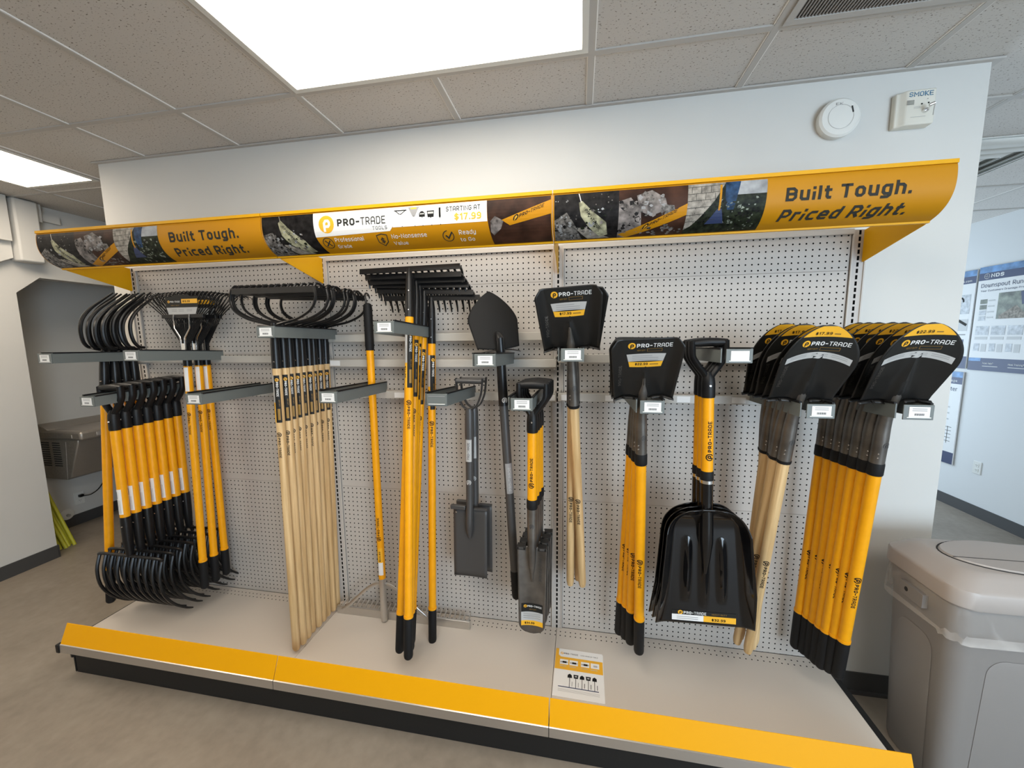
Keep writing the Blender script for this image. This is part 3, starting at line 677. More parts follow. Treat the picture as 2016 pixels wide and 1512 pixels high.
    tr.prism([(-.380, 2.018), (-.3745, 2.018), (-.368, 2.022), (-.368, 2.030), (-.380, 2.030)], x1-x0, 'signmetal', 'yz', x0)
    o2('top_rail', tr)
    o2('bottom_rail', MB().prism([(-.303, 1.873), (-.300, 1.864), (-.290, 1.864), (-.290, 1.873)], x1-x0, 'signmetal', 'yz', x0))
    return r
sign(0, -.012, BW-.002, 'left canopy sign panel reading Built Tough. Priced Right.')
sign(1, BW+.002, 2*BW-.002, 'middle canopy sign panel with the white PRO-TRADE TOOLS field')
sign(2, 2*BW+.002, 3*BW+.014, 'right canopy sign panel reading Built Tough. Priced Right.')
for i, w in enumerate(('at the left end', 'between the left and middle bays', 'seen edge-on between the middle and right bays', 'at the right end')):
    X = (-.0135, BW, 2*BW, 3*BW+.0155)[i]
    pr = [(y, z) for _, y, z in [fas(0, FT*j/10, -.0045) for j in range(11)]]
    poly = pr + [(-.28, 1.863), (-.006, 1.795), (.0, 1.80), (.0, 1.922), (-.055, 1.930), (-.25, 1.945), (-.352, 2.022)]
    bk = MB().prism(poly, .0024, 'signmetal', 'yz', -.0012)
    o = obj('canopy_bracket', bk, None, (X, 0, 0)); tag(o, 'yellow sheet-metal canopy bracket '+w, 'bracket', 'yellow canopy brackets')

# ------------------------------------------------------------------ tools: shared shapes
def cyl_map(r, z0, ang=0., down=True):
    """print along a shaft: x runs down the shaft from Z0 (or up), y around it; ANG turns it from the front"""
    def mp(a, b, e):
        q = b/r + ang
        if down: q = -q + 2*ang if False else (-b/r + ang); q = (b/r)+ang; return ((r+e)*math.sin(q), -(r+e)*math.cos(q), z0-a)
        return ((r+e)*math.sin(-b/r+ang), -(r+e)*math.cos(-b/r+ang), z0+a)
    return mp
def print_brand(mb, r, z, ang, down=True, h=.013, ink='ink'):
    mp = cyl_map(r, z, ang, down)
    emblem_w = h*1.35
    def m2(a, b, e): return mp(a, b-h*.5, e)
    emblem(mb, h*.9, h*.5, h*.95, m2, ink, None, .0004, .004, 1)
    text(mb, 'PRO-', h*2.2, 0, h, m2, ink, .0004, .32, width=h*3.5, band=.004, axis=1)
    text(mb, 'TRADE', h*5.9, 0, h, m2, ink, .0004, .24, width=h*4.2, band=.004, axis=1)
def shaft(mb, r, z0, z1, mat, seg=16, r1=None, n=1):
    r1 = r if r1 is None else r1
    mb.tube([(0, 0, z0), (0, 0, z1)], [r, r1], mat, seg, True); return mb
def round_end(mb, r, z0, z1, mat, seg=16):
    L = z0-z1; pts = [(0, 0, z0), (0, 0, z0-.012), (0, 0, z1+r*.9), (0, 0, z1+r*.45), (0, 0, z1+r*.12), (0, 0, z1)]
    mb.tube(pts, [r*1.0, r*1.04, r*1.02, r*.92, r*.62, r*.2], mat, seg); return mb
def band_label(r, z0, z1, a0, a1, mat, e=.0005):
    def add(mb): mb.grid(8, 1, lambda u, v: ((r+e)*math.sin(lerp(a0, a1, u)), -(r+e)*math.cos(lerp(a0, a1, u)), lerp(z0, z1, v)), mat)
    return add
def handle_part(root, r, z0, z1, mat, prints=(), r1=None):
    h = MB(); shaft(h, r, z0, z1, mat, r1=r1)
    for z, ang, down, sz in prints: print_brand(h, r, z, ang, down, sz)
    return obj('handle', h, root)
def grip_end(root, r, z0, z1):
    h = MB(); round_end(h, r, z0, z1, 'rubber'); g = obj('end_grip', h, root)
    obj('grip_collar', MB().tube([(0, 0, z0+.006), (0, 0, z0-.004)], r*1.06, 'yellow', 16), g)
    return g
def dgrip(root, w=.130, thick=.026, drop=.118, sock=.20, r=.0215, mat='black', bolt=True):
    """moulded D grip: bar at z=0 (top), arms curving into a socket that ends at -SOCK"""
    b = MB(); hw = w/2-.011
    b.tube([(-hw-.006, 0, -.014), (-hw*.5, 0, -.0125), (0, 0, -.0115), (hw*.5, 0, -.0125), (hw+.006, 0, -.014)], [.0125, .0155, .0165, .0155, .0125], mat, 12)
    for s in (-1, 1):
        b.tube(cr([(s*hw, 0, -.006), (s*hw, 0, -.045), (s*hw*.93, 0, -.068), (s*hw*.55, 0, -drop+.018), (s*hw*.18, 0, -drop-.012), (0, 0, -drop-.05)], 4), .0120, mat, 10, flat=(1.3, 1.0), up=(0, 1, 0))
    b.tube([(0, 0, -drop+.002), (0, 0, -drop-.02), (0, 0, -drop-.04), (0, 0, -sock+.006), (0, 0, -sock)], [.012, .0215, r*1.08, r*1.10, r*1.04], mat, 16)
    g = obj('d_grip', b, root)
    if bolt: obj('rivet', MB().tube([(0, -r*1.06, -sock+.045), (0, -r*1.06-.004, -sock+.045)], [.0045, .003], 'zinc', 10, up=(1, 0, 0)), g)
    return g

# shovel blades: x across, s along the blade from the step; n is the hollow side
def blade_frame(a, y0, z0, shape):
    ca, sa = math.cos(a), math.sin(a)
    def f(x, s, e=0.):
        h = shape(x, s)+e
        return (x, y0-sa*s-ca*h, z0+ca*s-sa*h)
    return f
def ridge(x, s, L, w=.030, h=.022):
    if s > L: return 0.
    q = 1-s/L; return h*q**.8*math.exp(-(x/(w*(q*.75+.12)))**2)
def round_shape(x, s): return 2.3*x*x*(.55+1.2*min(s, .2)) + ridge(x, s, .185) - .12*s*s
def round_w(s):
    if s < .02: return .0970
    if s < .14: return lerp(.0970, .108, (s-.02)/.12)
    return .108*max(0., 1-((s-.14)/.138)**2.1)**.60
def square_shape(x, s): return .9*max(0., abs(x)-lerp(.07, .085, s/.24))**1.15*1.1 + ridge(x, s, .122, .028, .020)
def square_w(s):
    w = lerp(.102, .119, s/.24)
    if s > .215: w = lerp(w, .096, (s-.215)/.027)
    return w
def spade_label(o, f, kind, price):
    """printed label on the hollow side of a shovel blade"""
    m = MB(); mp = lambda a, b, e: f(a, b, e)
    if kind == 'round':
        def reg(x0, x1, s0, s1, mat, e, nx=10, ns=6, clipw=True):
            def g(u, v):
                s = lerp(s0, s1, v); w = round_w(s)*.93
                return f(max(-w, min(w, lerp(x0, x1, u))), s, e)
            m.grid(nx, ns, g, mat)
        reg(-.12, .12, .160, .272, 'lblack', .0006, 14, 12); reg(-.12, .12, .239, .2738, 'gold', .0010, 12, 10)
        m.grid(14, 2, lambda u, v: f(lerp(-.092, .092, u), lerp(.143, .165, v)+.020*(1-(2*u-1)**2), .0013), 'silver')
        for q in (.008, .014):
            for a, b in ((-.08, -.035), (-.02, .025), (.035, .08)):
                m.grid(4, 1, lambda u, v: f(lerp(a, b, u), .143+q+.0018*v+.020*(1-(lerp(a, b, u)/.098)**2), .0017), 'gline')
        brand(m, -.060, .208, .0145, mp, 'white', .0014)
        text(m, 'HEAVY DUTY', -.040, .193, .006, mp, 'brown', .0014, width=.030); m.flat(rect(-.004, .05, .191, .202), mp, 'brown', .0012); m.flat(rect(-.003, .049, .192, .201), mp, 'lblack', .0014)
        text(m, price, -.034, .245, .010, mp, 'ink', .0016, .24, width=.046); m.flat(rect(.018, .034, .247, .251), mp, 'brown', .0015)
    else:
        def tr(s0, s1, w0, w1, mat, e, b0=0.): m.grid(10, 4, lambda u, v: f(lerp(-1, 1, u)*lerp(w0, w1, v), lerp(s0, s1, v)+b0*(1-(2*u-1)**2), e), mat)
        tr(.120, .2365, .058, .086, 'lblack', .0006); 
        tr(.152, .182, .057, .064, 'silver', .0011, .002); tr(.130, .1515, .052, .0567, 'gold', .0011, -.002)
        for q in (.158, .166, .174): m.flat(rect(-.045, .04 if q < .17 else .02, q, q+.002), mp, 'gline', .0016)
        brand(m, -.060, .208, .0155, mp, 'white', .0012)
        text(m, 'HEAVY DUTY', -.030, .194, .006, mp, 'brown', .0012, width=.026); m.flat(rect(.002, .050, .192, .203), mp, 'brown', .0011); m.flat(rect(.003, .049, .193, .202), mp, 'lblack', .0013)
        text(m, price, -.034, .136, .0105, mp, 'ink', .0015, .24, width=.042); m.flat(rect(.014, .042, .138, .142), mp, 'brown', .0014)
    obj('label_sticker', m, o)
def shovel(name, kind, handle, price, blade_a=.50):
    r = empty(name)
    f = blade_frame(blade_a, -.012, .006, round_shape if kind == 'round' else square_shape)
    W, L = (round_w, .2779) if kind == 'round' else (square_w, .242)
    b = MB(); ns = 40
    b.grid(26, ns, lambda u, v: f((2*u-1)*W(min(L*v, L-1e-4)), L*v), 'steelblade')
    bl = obj('blade', b, r, solid=.0022)
    st = MB()      # the rolled step, turned towards the hollow side
    for s in (-1, 1):
        st.grid(8, 2, lambda u, v: f(s*lerp(.028, .104, u), -.004*v, .014*v*(1-.25*u)-.001), 'steelblade')
        st.tube([f(s*.066, .004, .010), f(s*.066, .004, .020)], .0045, 'steelblade', 8)
    obj('foot_step', st, bl, solid=.002)
    # raised emblem along the left edge of the blade
    e = MB(); mp = lambda a, c, e_: f(-.083+c*-1 if kind == 'x' else -.083-c, .03+a, e_)
    text(e, 'PRO-TRADE', .022, -.006, .011, mp, 'socket', .0012, .2, width=.085)
    obj('embossed_mark', e, bl)
    spade_label(bl, f, kind, price)
    k = MB()
    k.tube(cr([(0, -.050, .085), (0, -.034, .050), (0, -.020, .008), (0, -.006, -.045), (0, 0, -.10), (0, 0, -.17), (0, 0, -.238)], 4),
           [.004+.0125*min(1, i/7) if i < 8 else .0165+.0055*min(1, (i-8)/10) for i in range(25)], 'socket', 16)
    sk = obj('socket', k, r)
    em = MB(); emblem(em, 0, 0, .011, lambda a, c, e_: ((.0218+e_)*math.sin(a/.0218+.35), -(.0218+e_)*math.cos(a/.0218+.35), -.16+c), 'grey', None, .0012)
    obj('embossed_emblem', em, sk)
    for z in (-.205, -.190): obj('rivet', MB().tube([(-.012, -.0185, z), (-.014, -.0215, z)], [.003, .002], 'zinc', 8, up=(0, 0, 1)), sk)
    if handle == 'wood':
        obj('collar', MB().tube([(0, 0, -.234), (0, 0, -.241), (0, 0, -.246)], [.0235, .0238, .0215], 'rubber', 16), r)
        h = MB(); h.tube([(0, 0, -.243), (0, 0, -.7), (0, 0, -1.11), (0, 0, -1.132), (0, 0, -1.138)], [.0195, .0185, .0175, .014, .006], 'wood', 16)
        print_brand(h, .0185, -.66, -.15, True, .0125); obj('handle', h, r)
    else:
        obj('collar', MB().tube([(0, 0, -.228), (0, 0, -.234), (0, 0, -.270), (0, 0, -.274)], [.0225, .0238, .0238, .0225], 'rubber', 16), r)
        handle_part(r, .0205, -.27, -1.0, 'yellow', [(-.69, -.15, True, .0135)])
        grip_end(r, .0215, -.995, -1.185)
    return r
def place(proto, used, T, B, yaw, label, cat, group):
    o = proto if proto not in used else copy_tree(proto)
    used.add(proto); pose(o, T, B, yaw); tag(o, label, cat, group); return o
USED = set()

# yellow round-point shovels, right end
p = shovel('round_point_shovel', 'round', 'yellow', '$22.99', .40)
n = 7
BX = [3.592, 3.575, 3.556, 3.548, 3.540, 3.530, 3.512]; BY = [-.215, -.19, -.172, -.150, -.122, -.098, -.070]
for i in range(n):
    place(p, USED, (3.560-.006*i, -.368+.040*i, 1.284), (BX[i], BY[i], .10), [0, .03, -.02, .02, -.03, 0, .02][i], 'yellow-handled round-point shovel, '+ordn(i, n)+' of the row at the right end', 'shovel', 'yellow-handled round shovels at the right end')
# wood-handled round-point shovels
p = shovel('round_point_shovel', 'round', 'wood', '$17.99', .40)
n = 5
for i in range(n):
    place(p, USED, (3.282-.002*i, -.370+.046*i, 1.284), ([3.258, 3.232, 3.292, 3.262, 3.318][i], [-.20, -.155, -.165, -.115, -.13][i], .13), [0, .04, -.03, .02, 0][i], 'wood-handled round-point shovel, '+ordn(i, n)+' of its row of five', 'shovel', 'wood-handled round shovels')
# yellow square-point shovels
p = shovel('square_point_shovel', 'square', 'yellow', '$22.99', .42)
n = 4
for i in range(n):
    place(p, USED, (2.768-.001*i, -.375+.045*i, 1.284), ([2.813, 2.782, 2.762, 2.738][i], [-.225, -.175, -.145, -.12][i], .10), [0, -.05, .03, 0][i], 'yellow-handled square shovel, '+ordn(i, n)+' of its row of four', 'shovel', 'yellow-handled square shovels')
# wood-handled square-point shovels
p = shovel('square_point_shovel', 'square', 'wood', '$17.99', .34)
n = 3
for i in range(n):
    place(p, USED, (2.508+.004*i, -.335+.055*i, 1.462), ([2.566, 2.508, 2.545][i], [-.14, -.13, -.085][i], .33), [0, .12, .05][i], 'wood-handled square shovel, '+ordn(i, n)+' of its row of three', 'shovel', 'wood-handled square shovels')

# black scoops with D grips
def scoop():
    r = empty('scoop_shovel'); dgrip(r, .134, .026, .12, .212)
    handle_part(r, .0205, -.205, -.50, 'yellow', [(-.445, .12, False, .0145)])
    c = MB().tube([(0, 0, -.488), (0, 0, -.494), (0, 0, -.525), (0, 0, -.530)], [.0215, .0232, .0232, .022], 'rubber', 16); cl = obj('collar', c, r)
    obj('clamp_band', MB().tube([(0, 0, -.522), (0, 0, -.534)], .0242, 'zinc', 16), cl)
    k = MB(); k.tube([(0, 0, -.52), (0, -.001, -.62), (0, -.004, -.70), (0, -.006, -.76), (0, -.002, -.83), (0, .004, -.90)], [.0222, .0222, .024, .024, .017, .006], 'polyblk', 16); obj('socket', k, r)
    L = .495; z0 = -.630
    def w(s):
        if s < .13: return .028+.120*math.sqrt(max(0, 1-(1-s/.13)**2))**1.0
        return lerp(.148, .182, (s-.13)/(L-.13))
    def sh(x, s):
        W = w(s); q = abs(x)/max(W, .01); d = .045*min(1, s/.10)*(1 if s < .33 else 1-(s-.33)/.2)+.006
        wall = max(0., (q-.74)/.26)**1.7*d
        back = .05*max(0, 1-s/.10)**2
        rb = 0.
        for cx, s0, s1 in ((-.062, .13, .40), (0., .05, .42), (.062, .13, .40)):
            if s0 < s < s1: rb += .019*math.sin(math.pi*(s-s0)/(s1-s0))**.7*math.exp(-((x-cx*(1+.35*(s-.2)))/.011)**2)
        return wall+back+rb
    def f(x, s, e=0.): return (x, .016-(sh(x, s)+e), z0-s)
    b = MB(); b.grid(64, 70, lambda u, v: f((1-2*u)*w(L*v), L*v), 'polyblk'); bl = obj('scoop_blade', b, r, solid=.004)
    m = MB(); mp = lambda a, c, e: f(a, c, e)
    # label along the lower lip
    m.grid(20, 4, lambda u, v: f(lerp(-.118, .118, u), lerp(.440, .458, v), .0010), 'lblack'); m.grid(12, 4, lambda u, v: f(lerp(-.118, .0, u), lerp(.458, .483, v), .0010), 'white'); m.grid(10, 4, lambda u, v: f(lerp(.0, .118, u), lerp(.458, .483, v), .0011), 'gold')
    fl = lambda a, c, e: f(a, .465-c, e)
    brand(m, -.095, .0105, .0115, fl, 'white', .0016)
    text(m, 'HEAVY DUTY', .03, .013, .006, fl, 'brown', .0016, width=.055)
    text(m, '$32.99', .03, -.013, .0115, fl, 'ink', .0018, .24, width=.05)
    for q in (.466, .474): m.flat(rect(-.10, -.02, q, q+.002), mp, 'gline', .0016)
    obj('label_sticker', m, bl)
    return r
p = scoop(); n = 3
for i in range(n):
    place(p, USED, (2.997-.002*i, -.352+.034*i, 1.491), (3.035-.008*i, -.352+.034*i, .36), [.0, .04, .06][i], 'black D-handled scoop shovel, '+ordn(i, n)+' of three nested scoops', 'shovel', 'black scoops with D-handles')

# narrow trench spades
def trench_spade():
    r = empty('trench_spade'); dgrip(r, .130, .026, .118, .205)
    handle_part(r, .0205, -.198, -.495, 'yellow', [(-.435, -.05, False, .0125)])
    obj('collar', MB().tube([(0, 0, -.488), (0, 0, -.492), (0, 0, -.525), (0, 0, -.529)], [.022, .0235, .0235, .022], 'rubber', 16), r)
    sk = obj('socket', MB().tube([(0, 0, -.52), (0, 0, -.62), (0, -.002, -.70), (0, -.004, -.76), (0, .004, -.86)], [.0222, .0205, .0190, .0165, .003], 'socket', 16), r)
    em = MB(); emblem(em, 0, 0, .010, lambda a, c, e_: ((.0208+e_)*math.sin(a/.0208), -(.0208+e_)*math.cos(a/.0208), -.60+c), 'grey', None, .0012); obj('embossed_emblem', em, sk)
    L = .405; z0 = -.703
    def w(s):
        a = lerp(.062, .056, s/L)
        return a if s < L-.055 else a*math.sqrt(max(0, 1-((s-(L-.055))/.0555)**2.2))
    def sh(x, s): return 3.6*x*x+.015*math.exp(-(x/.014)**2)*max(0, 1-s/.17)
    def f(x, s, e=0.): return (x, .010-(sh(x, s)+e), z0-s)
    b = MB(); b.grid(20, 44, lambda u, v: f((1-2*u)*w(L*v), L*v), 'socket'); bl = obj('blade', b, r, solid=.0022)
    for s in (-1, 1): obj('foot_rest', MB().box(s*.044-.018, s*.044+.018, -.022, .012, z0-.002, z0+.012, 'steelblade').box(s*.044-.010, s*.044+.010, -.0226, -.021, z0+.001, z0+.009, 'grey'), bl, bevel=.002)
    e = MB(); text(e, 'PRO-TRADE', 0, -.006, .012, lambda a, c, e_: f(.034-c*0+c, .05+a, e_), 'grey', .0012, .2, width=.105); obj('embossed_mark', e, bl)
    m = MB()
    m.grid(12, 3, lambda u, v: f(lerp(.046, -.046, u), lerp(.262, .302, v), .0008), 'lblack'); m.grid(12, 3, lambda u, v: f(lerp(.047, -.047, u), lerp(.302, .343, v), .0010), 'silver'); m.grid(12, 3, lambda u, v: f(lerp(.047, -.047, u), lerp(.343, .366, v), .0010), 'gold')
    fl = lambda a, c, e: f(a, .28-c, e)
    brand(m, -.036, .0, .0085, fl, 'white', .0014); text(m, 'HEAVY DUTY', -.012, -.013, .005, fl, 'brown', .0014, width=.03)
    text(m, '$34.99', -.032, -.080, .0105, fl, 'ink', .0016, .26, width=.042)
    for q in (-.03, -.040, -.05): m.flat(rect(-.038, .036, q, q+.0016), fl, 'gline', .0014)
    obj('label_sticker', m, bl)
    return r
p = trench_spade(); n = 4
for i in range(n):
    place(p, USED, (2.357+.003*i, -.333+.045*i, 1.327), (2.349+.006*i, -.328+.045*i, .22), [0, .02, -.02, .03][i], 'narrow trench spade with yellow D-handle, '+ordn(i, n)+' of four', 'spade', 'narrow trench spades')

# dark grey garden spades
def grey_spade():
    r = empty('garden_spade')
    b = MB().tube([(-.062, 0, -.012), (.062, 0, -.012)], .0115, 'grey', 14); obj('grip', b, r)
    y = MB()
    for s in (-1, 1): y.tube(cr([(s*.062, 0, .002), (s*.060, 0, -.03), (s*.054, 0, -.075), (s*.036, 0, -.120), (s*.014, 0, -.140), (0, 0, -.142)], 4), .004, 'grey', 8, flat=(3.4, 1.), up=(0, 1, 0))
    y.tube([(0, 0, -.138), (0, 0, -.16), (0, 0, -.24), (0, 0, -.40)], [.017, .0205, .0215, .019], 'grey', 16); obj('yoke', y, r)
    h = MB().tube([(0, 0, -.39), (0, 0, -.55), (0, -.003, -.62), (0, -.010, -.68), (0, -.010, -.73), (0, -.004, -.765)], [.0185, .0178, .0175, .0175, .016, .006], 'grey', 16); hh = obj('shaft', h, r)
    m = MB(); band_label(.0203, -.385, -.28, -.75, .75, 'silver')(m); text(m, 'PRO-TRADE', .01, -.005, .011, cyl_map(.0203, -.385, 0., False), 'grey', .0009, .2, width=.08); obj('silver_label', m, r)
    em = MB(); emblem(em, 0, 0, .012, lambda a, c, e_: ((.0185+e_)*math.sin(a/.0185), -(.0185+e_)*math.cos(a/.0185), -.485+c), 'silver', None, .0010); obj('emblem', em, hh)
    bl = obj('blade', MB().grid(10, 12, lambda u, v: ((1-2*u)*.0825, .008-2.2*((1-2*u)*.0825)**2*.35, -.622-.348*v), 'grey'), r, solid=.0025)
    obj('foot_rest', MB().box(-.094, -.02, -.012, .008, -.626, -.606, 'grey'), bl, bevel=.003); obj('foot_rest', MB().box(.02, .0835, -.004, .008, -.625, -.616, 'grey'), bl)
    obj('rivet', MB().tube([(-.066, -.004, -.640), (-.066, -.008, -.640)], [.005, .004], 'zinc', 10, up=(1, 0, 0)), bl)
    return r
p = grey_spade(); n = 2
for i in range(n):
    place(p, USED, (2.047+.004*i, -.172+.055*i, 1.321), (2.030+.014*i, -.172+.055*i, .36), [0, -.03][i], ['dark grey D-handled garden spade, the front one of two', 'dark grey D-handled garden spade, half hidden behind its twin'][i], 'spade', 'dark grey garden spades')

# black pointed shovel shown from behind
def back_shovel():
    r = empty('pointed_shovel')
    def w(s):
        if s < .13: return lerp(.095, .115, s/.13)
        return .113*max(0, 1-((s-.13)/.152)**1.45)**.78
    a = .42; ca, sa = math.cos(a), math.sin(a)
    def f(x, s, e=0.):
        h = -2.2*x*x
        return (x, .0+sa*s-ca*(h+e)*-1*-1, .004+ca*s+sa*(h)*-1)
    b = MB(); b.grid(24, 36, lambda u, v: f((2*u-1)*w(min(.2815*v, .2814)), .2815*v), 'steelblade'); bl = obj('blade', b, r, solid=-.0022)
    bl.data.materials[0] = M['mattblk']
    st = MB()
    for s in (-1, 1): st.grid(6, 2, lambda u, v: (s*lerp(.012, .096, u), -.016*v+.02*u*u, .004-.004*v-.012*u*u), 'steelblade')
    obj('foot_step', st, bl, solid=.002)
    obj('socket', MB().tube([(0, .018, .072), (0, .004, .062), (0, -.010, .050), (0, -.010, .0), (0, -.004, -.08), (0, 0, -.24)], [.013, .017, .019, .020, .0205, .0215], 'steelblk', 16), r)
    h = MB(); shaft(h, .0195, -.23, -1.03, 'grey'); hh = obj('handle', h, r)
    em = MB(); emblem(em, 0, 0, .012, lambda a_, c, e_: ((.0215+e_)*math.sin(a_/.0215), -(.0215+e_)*math.cos(a_/.0215), -.215+c), 'silver', None, .0012); obj('emblem', em, hh)
    m = MB(); band_label(.0195, -.64, -.50, -.9, .9, 'gline')(m); text(m, 'PRO-TRADE', .012, -.006, .012, cyl_map(.0195, -.64, 0., False), 'silver', .0009, .2, width=.11); obj('grey_label', m, hh)
    h = MB(); round_end(h, .0205, -1.02, -1.165, 'rubber'); obj('end_grip', h, r)
    return r
p = back_shovel()
place(p, USED, (2.203, -.225, 1.450), (2.262, -.20, .28), .50, 'black pointed shovel with its back to the viewer', 'shovel', None)

# level-head rakes
def tine_mesh(): pass
def level_rake():
    r = empty('level_head_rake'); n = 16; W = .236
    hd = obj('rake_head', MB().box(-W, W, -.010, -.004, -.012, .012, 'steelblk').tube([(0, -.004, .004), (0, -.002, -.02), (0, 0, -.05)], [.010, .013, .017], 'steelblk', 14), r, bevel=.001)
    t = MB().tube(cr([(0, -.004, .004), (0, .022, .003), (0, .046, -.008), (0, .064, -.030), (0, .074, -.056)], 3), [.0052, .0058, .0062, .0062, .006, .0058, .0055, .0052, .005, .0045, .004, .0036, .003], 'steelblk', 6)
    me = t.mesh('tine')
    for i in range(n): obj('tine', me, hd, (lerp(-W+.006, W-.006, i/(n-1)), 0, 0))
    fr = obj('ferrule', MB().tube([(0, 0, -.045), (0, 0, -.09), (0, 0, -.215)], [.0165, .0185, .0195], 'steelblk', 16), r)
    for z in (-.10, -.185): obj('rivet', MB().tube([(.004, -.0185, z), (.005, -.0215, z)], [.0035, .002], 'zinc', 8, up=(0, 0, 1)), fr)
    h = handle_part(r, .0185, -.21, -1.53, 'yellow', [(-.585, .30, True, .0125)])
    m = MB(); band_label(.0185, -.53, -.27, -.05, 1.25, 'lblack')(m); band_label(.0185, -.53, -.42, -1.1, -.07, 'gold')(m); band_label(.0185, -.42, -.27, -1.1, -.07, 'silver')(m)
    brand(m, .0, -.004, .0095, cyl_map(.0185, -.285, .65), 'white', .0012, band=.004, axis=1)
    text(m, 'HEAVY DUTY', .12, .001, .005, cyl_map(.0185, -.285, .65), 'brown', .0012, width=.035); m.flat(rect(.165, .225, -.004, .006), cyl_map(.0185, -.285, .65), 'brown', .0009, .004, 1)
    text(m, '$34.99', .165, -.004, .008, cyl_map(.0185, -.27, -.6), 'ink', .0012, .24, width=.05)
    obj('handle_label', m, h)
    grip_end(r, .0195, -1.525, -1.708)
    return r
p = level_rake()
TB = [((1.786, -.185, 1.812), (1.824, -.440, .108)), ((1.790, -.165, 1.786), (1.752, -.380, .085)), ((1.798, -.142, 1.766), (1.782, -.34, .06)), ((1.806, -.122, 1.749), (1.762, -.30, .05)), ((1.820, -.104, 1.723), (1.745, -.25, .03)), ((1.846, -.086, 1.694), (1.830, -.19, .008))]
for i, (T, B) in enumerate(TB):
    place(p, USED, T, B, [.03, -.05, -.03, 0, .02, .03][i], 'yellow-handled level-head rake, '+ordn(i, 6)+' of six in the highest holder', 'rake', 'yellow level-head rakes')

# wooden bow rakes
def bow_rake():
    r = empty('bow_rake'); n = 14; W = .228; zt = .150
    hd = obj('rake_head', MB().box(-W, W, -.004, .004, zt-.014, zt+.012, 'steelblk'), r, bevel=.001)
    me = MB().tube(cr([(0, 0, zt+.008), (0, .012, zt+.022), (0, .030, zt+.024), (0, .046, zt+.014), (0, .056, zt+.0)], 3), [.0052]*6+[.0048, .0046, .0044, .004, .0036, .003, .0026], 'steelblk', 6).mesh('tine')
    for i in range(n): obj('tine', me, hd, (lerp(-W+.007, W-.007, i/(n-1)), 0, 0))
    bw = MB()
    for s in (-1, 1): bw.tube(cr([(s*(W-.004), 0, zt+.006), (s*W*1.01, -.004, zt-.04), (s*W*.90, -.008, zt-.085), (s*W*.60, -.008, .030), (s*W*.25, -.005, .012), (s*.012, 0, .0), (0, 0, -.03)], 5), .0058, 'steelblk', 8)
    obj('bow', bw, r)
    fr = obj('ferrule', MB().tube([(0, 0, .012), (0, 0, -.03), (0, 0, -.08), (0, 0, -.185)], [.011, .015, .0185, .0192], 'steelblk', 16), r)
    obj('rivet', MB().tube([(.006, -.018, -.155), (.007, -.0215, -.155)], [.0035, .002], 'zinc', 8, up=(0, 0, 1)), fr)
    h = MB().tube([(0, 0, -.18), (0, 0, -.9), (0, 0, -1.535), (0, 0, -1.548)], [.0182, .0178, .0172, .012], 'wood', 16); print_brand(h, .0179, -.47, .25, True, .0115); hh = obj('handle', h, r)
    m = MB(); band_label(.0184, -.425, -.215, -.05, 1.2, 'lblack')(m); band_label(.0184, -.425, -.335, -1.1, -.07, 'gold')(m); band_label(.0184, -.335, -.215, -1.1, -.07, 'silver')(m)
    brand(m, .0, -.004, .0088, cyl_map(.0184, -.228, .6), 'white', .0012, band=.004, axis=1)
    text(m, 'HEAVY DUTY', .095, .002, .005, cyl_map(.0184, -.228, .6), 'brown', .0012, width=.03); m.flat(rect(.135, .185, -.004, .006), cyl_map(.0184, -.228, .6), 'brown', .0009, .004, 1)
    text(m, '$21.99', .125, -.004, .008, cyl_map(.0184, -.215, -.6), 'ink', .0012, .24, width=.05)
    obj('handle_label', m, hh)
    return r
p = bow_rake(); n = 9
for i in range(n):
    y = lerp(-.372, -.062, i/(n-1))
    yw = [-.10, .03, .0, -.14, .05, -.06, .02, -.12, .06][i]; dx = [.0, .006, .004, .010, .004, .012, .006, .012, .016][i]
    place(p, USED, (1.236+dx, y, 1.566), (1.208+[0, .006, .002, -.002, .004, .003, 0, .006, .002][i], y+.004, .0), yw, 'wooden-handled bow rake, '+(ordn(i, n) if i < 8 else 'rearmost')+' of the row of nine', 'rake', 'wooden-handled bow rakes')

